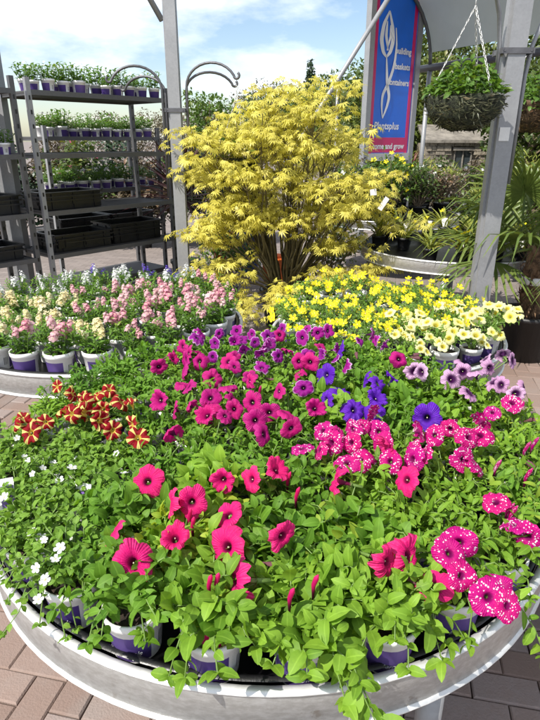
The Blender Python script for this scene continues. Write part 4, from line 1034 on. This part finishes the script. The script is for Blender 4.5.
o = Geo().tube([[-.69, 6.75, 0.0], [.607, 6.8, 1.965], [1.36, 6.83, 3.12]], .026, 10).build('prop_pole', M['galv'])
tag(o, 'slanting steel prop pole crossing in front of the blue sign', 'pole')
o = Geo().tube([[1.05, 9.6, 0], [1.05, 9.6, 2.35]], .025, 8).build('thin_pole', M['galv']); tag(o, 'thin pale upright pole behind the golden maple', 'pole')

# ------------------------------------------------------------------ palm and cordylines
def fan_palm(loc, label, seed, n=18, R=.64):
    rng = random.Random(seed); t = thing('fan_palm', label, 'palm', loc)
    Geo().lathe([(.0, .0), (.17, .0), (.215, .34), (.235, .34), (.235, .37), (.2, .37), (.195, .33), (.0, .32)], 32).build('pot', M['blackpot'], t)
    g = Geo(); zs = np.linspace(.32, .86, 10); g.tube([[.0, 0, z] for z in zs], [.075 + .012 * rng.random() for _ in zs], 14)
    P = []; D = []; U = []
    for i in range(260):
        a_ = rng.random() * 6.28; z = rng.uniform(.34, .88); P.append([.07 * math.cos(a_), .07 * math.sin(a_), z]); D.append([math.cos(a_) * .7, math.sin(a_) * .7, rng.uniform(-.4, 1.0)]); U.append([math.cos(a_), math.sin(a_), .3])
    g.inst(leaf_tpl(.2, 2, .3, .3, .4), frames(P, D, U, [rng.uniform(.04, .10) for _ in P])); g.build('trunk', M['fibre'], t)
    for k in range(n):
        az = k * 2.4 + .4; el = rad(78 - 88 * (k / n)) ; ln = R * rng.uniform(.55, .75)
        d = np.array([math.cos(az) * math.cos(el), math.sin(az) * math.cos(el), math.sin(el)]); p0 = np.array([.03 * math.cos(az), .03 * math.sin(az), .84]); p1 = p0 + d * ln - np.array([0, 0, .04 * (k / n)])
        f = Geo(); f.tube([p0, (p0 + p1) / 2 + [0, 0, .02], p1], [.011, .008, .006], 6, tint=.8)
        up = np.array([0, 0, 1.0]) if el < 1.2 else np.array([-math.cos(az), -math.sin(az), .3]); sd = np.cross(d, up); sd /= np.linalg.norm(sd); nr = np.cross(sd, d)
        m_ = 26
        for j in range(m_):
            b = (j - (m_ - 1) / 2) / m_ * 4.6; dd = d * math.cos(b) + sd * math.sin(b); L_ = R * (.78 - .22 * abs(b) / 2.3) * rng.uniform(.92, 1.05); pts = []
            for i in range(5):
                q = i / 4; pts.append(p1 + dd * L_ * q + nr * (.06 * math.cos(b) - .02) * q - np.array([0, 0, (.16 + .12 * rng.random()) * q ** 2.6]))
            pts = np.array(pts); w = np.array([.005, .012, .012, .008, .001]); s2 = np.cross(dd, nr); s2 /= np.linalg.norm(s2)
            V = np.concatenate([pts - s2 * w[:, None] + nr * w[:, None] * .5, pts, pts + s2 * w[:, None] + nr * w[:, None] * .5])
            q = [[i, i+1, 6+i, 5+i] for i in range(4)] + [[5+i, 6+i, 11+i, 10+i] for i in range(4)]
            uv = np.concatenate([np.stack([np.full(5, u_), np.linspace(0, 1, 5)], 1) for u_ in (0, .5, 1)])
            f.raw(V, None, q, uv, min(1, max(0, rng.gauss(.5, .25))))
        f.build('frond', M['palm'], t)
    Geo().lathe([(.085, .58), (.098, .585), (.098, .63), (.085, .635)], 20).build('trunk_band', M['white'], t)
    return t
fan_palm((1.92, 3.98 + .02, 0), 'fan palm with a brown fibrous trunk beyond the stout steel post', 9)
def cordyline(loc, label, mat, seed, hgt=.5, n=90, R=.6):
    rng = random.Random(seed); t = thing('cordyline', label, 'plant', loc)
    Geo().lathe([(.0, .0), (.13, .0), (.16, .27), (.175, .27), (.175, .3), (.15, .3), (.0, .26)], 24).build('pot', M['blackpot'], t)
    Geo().tube([[0, 0, .25], [.01, 0, hgt]], [.035, .03], 8).build('trunk', M['bark'], t)
    g = Geo()
    for k in range(n):
        az = k * 2.4; el = rad(85 - 95 * (k / n)); d = np.array([math.cos(az) * math.cos(el), math.sin(az) * math.cos(el), math.sin(el)]); L_ = R * rng.uniform(.8, 1.1); p0 = np.array([.015 * math.cos(az), .015 * math.sin(az), hgt - .12 + .12 * (1 - k / n)])
        sd = np.cross(d, [0, 0, 1.0]); sd /= np.linalg.norm(sd) + 1e-6; w = np.array([.012, .019, .018, .012, .001]); q = np.linspace(0, 1, 5)
        pts = p0 + d * L_ * q[:, None] - np.array([0, 0, .2 * L_]) * (q ** 2.5)[:, None]; up = np.cross(sd, d)
        V = np.concatenate([pts - sd * w[:, None] + up * w[:, None] * .4, pts, pts + sd * w[:, None] + up * w[:, None] * .4]); qq_ = [[i, i+1, 6+i, 5+i] for i in range(4)] + [[5+i, 6+i, 11+i, 10+i] for i in range(4)]
        g.raw(V, None, qq_, np.concatenate([np.stack([np.full(5, u_), q], 1) for u_ in (0, .5, 1)]), rng.random())
    g.build('crown', mat, t); return t
cordyline((-.95, 6.3, 0), 'dark purple cordyline with spiky leaves behind the racks', M['cord'], 3, 1.05, 90, .75)
cordyline((2.15, 9.25, 0), 'reddish cordyline with spiky leaves below the sign board', M['cord2'], 4, 1.0, 80, .55)

# ------------------------------------------------------------------ shrubs and mixed stock on the far benches
def shrub(loc, label, mat, seed, R=.25, H=.4, n=500, lsize=.05, lw=.5, flowers=None, nf=12, fsz=.025, pot=True, name='shrub', cat='shrub', group=None, upright=.2):
    rng = random.Random(seed); t = thing(name, label, cat, loc, 0, group); z0 = 0.0
    if pot:
        Geo().lathe([(.0, .0), (.075, .0), (.09, .15), (.098, .15), (.098, .165), (.084, .165), (.0, .15)], 20).build('pot', M['blackpot'], t); z0 = .15
    st = Geo(); P = []; D = []; U = []; SZ = []; TI = []; cl = []
    for k in range(14):
        a_ = k * 2.4; r = R * .8 * math.sqrt((k + .5) / 14); c = np.array([r * math.cos(a_), r * math.sin(a_), z0 + H * rng.uniform(.35, .9) * (1 - .35 * (r / R) ** 2)]); cl.append(c)
        st.tube([[0.01 * math.cos(a_), .01 * math.sin(a_), z0 - .01], c * [.5, .5, .55] + [0, 0, z0 * .4], c], [.008, .006, .003], 5, cap=False)
    for i in range(n):
        c = cl[rng.randrange(14)]; o = np.array([rng.gauss(0, 1), rng.gauss(0, 1), rng.gauss(0, 1)]); o = o / np.linalg.norm(o) * rng.random() ** .5 * R * .42; o[2] *= H / R * .55
        P.append(c + o); D.append([o[0] * 6 + rng.gauss(0, .5), o[1] * 6 + rng.gauss(0, .5), upright + rng.gauss(0, .4)]); U.append([rng.gauss(0, .4), rng.gauss(-.2, .4), 1]); SZ.append(lsize * rng.uniform(.7, 1.3)); TI.append(rng.random())
    tag(Geo().inst(leaf_tpl(lw, 3, .2, .3, .5), frames(P, D, U, SZ), TI).build('foliage', mat, t), None, kind='stuff'); st.build('stems', M['bark'], t)
    if flowers:
        for j in range(nf):
            q = P[rng.randrange(n)]; q = (q[0] * 1.05, q[1] * 1.05, q[2] + .02)
            link('flower', rng.choice(SMALL[flowers]), t, M=flower_matrix(q, (rng.gauss(0, .4), -.7, .7), fsz * rng.uniform(.8, 1.2), 0))
    return t
rh = random.Random(31)
for i in range(17):
    a_ = i * 2.4; r = .70 * math.sqrt((i + .5) / 17); kind_ = i % 4
    lab, mt_, fl = (('green shrub with white flowers on the crowded far bench', M['shrub'], 'G'), ('bronze brown heather on the crowded far bench', M['heather'], None), ('dark leafy shrub on the crowded far bench', M['tree'], None), ('green shrub dotted with yellow flowers on the crowded far bench', M['shrub'], 'Y'))[kind_]
    shrub((BC[0] + r * math.cos(a_), BC[1] + r * math.sin(a_), zt), lab, mt_, 200 + i, .25, rh.uniform(.38, .62), 520, .05, .45, fl, 14, .035, group=lab.split(' on the')[0] + ' pots')
o = shrub((1.02, 6.45, zt), 'red glazed pot with a small shrub at the rim of the crowded far bench', M['shrub'], 240, .15, .22, 200, .05, .5, None)
for c in o.children:
    if c.name.startswith('pot'): c.data.materials[0] = M['red']
def strappy(loc, seed, lab, grp):
    rng = random.Random(seed); t = thing('potted_plant', lab, 'plant', loc, rng.random() * 6, grp); put_pot(t, BPOT)
    P = []; D = []; U = []; SZ = []
    for i in range(26):
        a_ = rng.random() * 6.28; P.append([.02 * math.cos(a_), .02 * math.sin(a_), .085]); D.append([math.cos(a_), math.sin(a_), rng.uniform(.5, 2)]); U.append([-math.cos(a_), -math.sin(a_), .6]); SZ.append(rng.uniform(.14, .28))
    Geo().inst(leaf_tpl(.09, 5, .3, .35, .45), frames(P, D, U, SZ), [rng.random() for _ in P]).build('foliage', M['grassy'], t)
    for i in range(rng.randrange(0, 4)):
        q = (rng.gauss(0, .06), rng.gauss(0, .06), rng.uniform(.2, .28)); link('flower', rng.choice(SMALL['Y']), t, M=flower_matrix(q, (0, -.6, .8), .028, 0))
    if rng.random() < .6:
        tg_ = Geo().box((0, 0, 0), (.055, .002, .08)).build('plant_tag', M['white'], t, False); tg_.location = (.0, .0, .14); tg_.rotation_euler = (rad(-10), 0, -t.rotation_euler[2])
for n_, r_ in ((16, .62), (9, .42), (4, .2)):
    for i in range(n_):
        if rh.random() < .25: continue
        a_ = 6.283 * i / n_ + r_; strappy((DC[0] + r_ * math.cos(a_), DC[1] + r_ * math.sin(a_), zt), 300 + int(r_ * 100) + i * 3, 'strappy yellow green plant in a black pot on the sparse bench', 'strappy plants on the sparse bench')

# tubs on the ground beyond the maple
def tub(loc, mat, label, r=.15, h=.30, group=None):
    t = thing('plastic_tub', label, 'tub', loc, 0, group)
    Geo().lathe([(.0, .0), (r * .82, .0), (r * .97, h - .03), (r * 1.05, h - .03), (r * 1.06, h), (r, h), (r * .95, h - .05), (r * .8, .02), (.0, .02)], 28).build('wall', mat, t)
    Geo().tube([[-r * 1.02, 0, h - .03], [-r * .8, -.06, h - .12], [0, -r - .03, h - .17], [r * .8, -.06, h - .12], [r * 1.02, 0, h - .03]], .004, 5).build('handle', M['wire'], t)
tub((.06, 6.5, 0), M['orange'], 'orange plastic tub on the ground behind the maple stems', .16, .30)
tub((-.28, 6.95, 0), M['blue'], 'tall blue plastic tub on the ground behind the maple stems', .15, .52)
tub((-.55, 6.6, 0), M['orange'], 'tall orange plastic tub beside the blue tub', .13, .55)
shrub((.62, 5.75, 0), 'dark leafy shrub standing on the paving behind the maple stems', M['tree'], 260, .3, .75, 900, .05, .5)
shrub((-.42, 5.62, 0), 'dense green shrub beside the steel post behind the maple', M['shrub'], 261, .3, .8, 900, .05, .5)
# flower display beyond the racks
PET['B'] = petal_mat('pink_shrub_petal', (.70, .15, .28), (.6, .3, .2), None)
SMALL['B'] = [Geo().raw(*petal5_tpl(rf, 5, .8, .1)).mesh('flower', PET['B'])]
for i in range(12):
    x = -5.6 + i * .46; y = 8.3 + .06 * i + (i % 2) * .45; kd = i % 3
    lab = ('pink flowered shrub on the ground beyond the racks', 'leafy green shrub on the ground beyond the racks', 'dark bronze shrub on the ground beyond the racks')[kd]
    shrub((x, y, 0), lab, (M['tree'], M['conifer'], M['heather'])[kd], 270 + i, .48, (1.4, 1.35, 1.3)[kd] + rh.uniform(-.1, .15), 2200, .085, .5, 'B' if kd == 0 else None, 40, .045, group=lab.split(' on the')[0] + 's beyond the racks')
for i, (x, y, h_) in enumerate(((2.6, 10.6, 1.0), (3.1, 10.2, .95), (3.7, 10.0, 1.1), (4.3, 9.4, 1.0), (2.9, 11.3, 1.15), (3.4, 11.6, 1.1), (4.0, 11.2, 1.15), (4.6, 10.6, 1.1), (2.3, 9.9, .95), (2.75, 9.3, .9), (3.4, 8.9, .8), (2.6, 7.2, .8), (3.0, 6.4, .75), (3.2, 5.4, .8))):
    kd = i % 3; lab = ('low heather growing in the bed beside the canopy poles', 'grassy green shrub growing in the bed beside the canopy poles', 'dark evergreen shrub growing in the bed beside the canopy poles')[kd]
    shrub((x, y, 0), lab, (M['heather'], M['grassy'], M['tree'])[kd], 290 + i, .42, h_, 1300, .075 if kd != 1 else .12, .45 if kd != 1 else .12, 'G' if kd == 2 else None, 18, .035, group=lab.split(' growing')[0] + 's in the bed', upright=.2 if kd != 1 else 1.0)

# ------------------------------------------------------------------ background: shed, hedge, trees
sh = thing('stone_shed', 'low stone shed with a small window and pale stone roof by the hedge', 'building', (3.55, 13.6, 0))
def stone_wall(x0, x1, z0, z1, y, hole, seed):
    rng = random.Random(seed); z = z0
    while z < z1 - .02:
        hh = min(z1 - z, rng.uniform(.07, .11)); x = x0 + rng.uniform(-.1, 0)
        while x < x1:
            w = rng.uniform(.09, .24); xa, xb = max(x, x0), min(x + w, x1)
            if xb - xa > .03 and not (hole and xb > hole[0] and xa < hole[1] and z + hh > hole[2] and z < hole[3]):
                g = Geo(); g.box(((xa + xb)/2, y + rng.uniform(-.02, .02), z + hh/2), (xb - xa - .010, .12, hh - .010), tint=rng.random(), taper=.97); yield g
            x += w
        z += hh
mort = Geo().box((.7, .12, .75), (1.4, .12, 1.5)); mort.build('wall_core', M['stone'], sh, False)
for g in stone_wall(0, 1.4, 0.6, 1.5, 0, (.65, 1.05, .95, 1.35), 6): g.build('stone', M['stone'], sh, False)
for (c, d) in (((.85, .02, .93), (.5, .14, .05)), ((.85, -.02, 1.37), (.5, .10, .06))): Geo().box(c, d).build('window_sill', M['slate'], sh, False)
wn = Geo().box((.85, .03, 1.15), (.36, .02, .38)).build('window', M['glass'], sh, False)
for x in (.66, .85, 1.04): Geo().box((x, .0, 1.15), (.025, .03, .40)).build('window_frame', M['slate'], wn, False)
rfz = Geo(); rfz.raw([[-.1, -.15, 1.5], [1.5, -.15, 1.5], [1.4, 1.0, 1.85], [0, 1.0, 1.85], [-.1, -.15, 1.56], [1.5, -.15, 1.56], [1.4, 1.0, 1.91], [0, 1.0, 1.91]], None, [[0,3,2,1],[4,5,6,7],[0,1,5,4],[1,2,6,5],[2,3,7,6],[3,0,4,7]]); rfz.build('roof', M['slate'], sh, False)
for x in (0.06, 1.34): Geo().box((x, .6, .75), (.12, .84, 1.5)).build('side_wall', M['stone'], sh, False)
M['cream'] = plain('weathered_paint', (.50, .49, .45), .6, 0, .25, 9)
fn = thing('garden_seat', 'white painted garden seat in front of the stone shed', 'seat', (3.55, 12.7, 0))
for k in range(4): Geo().box((.55, -.17 + k * .115, .43), (1.1, .09, .03)).build('seat_slat', M['cream'], fn, False)
for k in range(3): Geo().box((.55, .25, .58 + k * .13), (1.1, .025, .08)).build('back_slat', M['cream'], fn, False)
for x in (.05, 1.05):
    Geo().box((x, .225, .45), (.05, .05, .90)).build('leg', M['cream'], fn, False); Geo().box((x, -.2, .30), (.05, .05, .60)).build('leg', M['cream'], fn, False); Geo().box((x, .0, .615), (.055, .46, .03)).build('arm_rest', M['cream'], fn, False)

def leafy_mass(t, mat, clumps, n, lsize, seed, lw=.6, flat=.75):
    rng = np.random.RandomState(seed); C = np.array([c[:3] for c in clumps]); Rr = np.array([c[3] for c in clumps]); w = Rr ** 2; idx = rng.choice(len(C), n, p=w / w.sum())
    d = rng.normal(size=(n, 3)); d /= np.linalg.norm(d, axis=1)[:, None]; r = rng.rand(n) ** .35; P = C[idx] + d * (r * Rr[idx])[:, None] * [1, 1, flat]
    D = d + rng.normal(0, .6, (n, 3)) - [0, 0, .2]; U = d * .6 + rng.normal(0, .5, (n, 3)) + [0, 0, .6]; tone = rng.rand(len(C))
    TI = np.clip(tone[idx] * .6 + .4 * rng.rand(n) , 0, 1)
    o = Geo().inst(leaf_tpl(lw, 2, .2, .2, .5), frames(P, D, U, lsize * rng.uniform(.6, 1.3, n)), TI).build('crown', mat, t); o['kind'] = 'stuff'; return o
hd = random.Random(77)
def hedge_tree(loc, H, R, label, mat, seed, n, ls, group=None, trunk=.09, cone=False, name='tree', low=.1):
    rng = random.Random(seed); t = thing(name, label, 'tree', loc, 0, group); cl = []; tk = Geo()
    tk.tube([[0, 0, -.02], [rng.gauss(0, .05), 0, H * .4], [rng.gauss(0, .1), 0, H * .92]], [trunk, trunk * .7, trunk * .15], 8)
    for k in range(34):
        z = H * (low + (.95 - low) * (k + .5) / 34); f = (1 - z / H) if cone else math.sqrt(max(0.05, 1 - ((z / H - .45) / .58) ** 2)); a_ = k * 2.4 + rng.gauss(0, .4); r = R * f * rng.uniform(.45, .95)
        c = (r * math.cos(a_), r * math.sin(a_), z, R * (.34 if not cone else .12 + .3 * f) * rng.uniform(.75, 1.2)); cl.append(c)
        tk.tube([[0, 0, z * .75], [c[0] * .6, c[1] * .6, z * .92], [c[0], c[1], z]], [trunk * .3, trunk * .2, trunk * .08], 5, cap=False)
    tk.build('trunk', M['bark'], t); leafy_mass(t, mat, cl, n, ls, seed); return t
for i, (x, y, H, R) in enumerate(((3.3, 18.5, 3.3, 1.3), (4.9, 17.0, 4.3, 1.6), (6.4, 16.0, 4.5, 1.6), (8.0, 15.2, 4.6, 1.6), (9.6, 14.2, 4.6, 1.6), (5.4, 19.5, 5.0, 1.8), (5.5, 12.6, 3.0, 1.1), (7.0, 11.2, 3.2, 1.2), (2.75, 14.8, 2.3, .9), (4.4, 15.6, 3.4, 1.3))):
    hedge_tree((x, y, 0), H, R, 'dense yellow green hedge tree growing behind the canopy', M['hedge'], 400 + i, 7000, .13, 'hedge trees behind the canopy', low=.04, name='hedge_tree')
hedge_tree((2.9, 45, 0), 7.2, 1.1, 'slender dark conifer standing above the distant treeline', M['conifer'], 420, 4000, .25, cone=True, name='conifer_tree')
far = ((1.2, 42, 4.9, 2.4), (3.9, 40, 5.2, 2.6), (5.6, 38, 5.8, 2.8), (-.8, 48, 4.6, 2.2), (7.8, 42, 6.4, 3.0), (3.1, 33, 3.9, 1.9), (5.0, 30, 4.3, 2.0))
for i, (x, y, H, R) in enumerate(far):
    hedge_tree((x, y, 0), H, R, 'rounded green tree in the distant treeline', M['tree'], 430 + i, 4500, .24, 'trees of the distant treeline')
for i, (x, y, H, R) in enumerate(((-2.2, 60, 6.0, 2.8), (-.2, 62, 6.8, 3.0), (2.4, 64, 7.0, 3.2), (-4.5, 62, 4.6, 2.8), (-7.5, 60, 4.3, 2.6), (5.2, 66, 6.6, 3.2), (-11, 60, 4.0, 2.6), (-15, 58, 3.8, 2.4), (-19, 55, 3.6, 2.4))):
    hedge_tree((x, y, 0), H, R, 'thin brownish tree just coming into leaf on the far skyline', M['tree_bare'], 450 + i, 2600, .22, 'budding trees on the skyline')
hedge_tree((-1.35, 13.5, 0), 2.55, .75, 'bright green bush showing past the steel post', M['shrub'], 470, 3500, .09, name='bush')
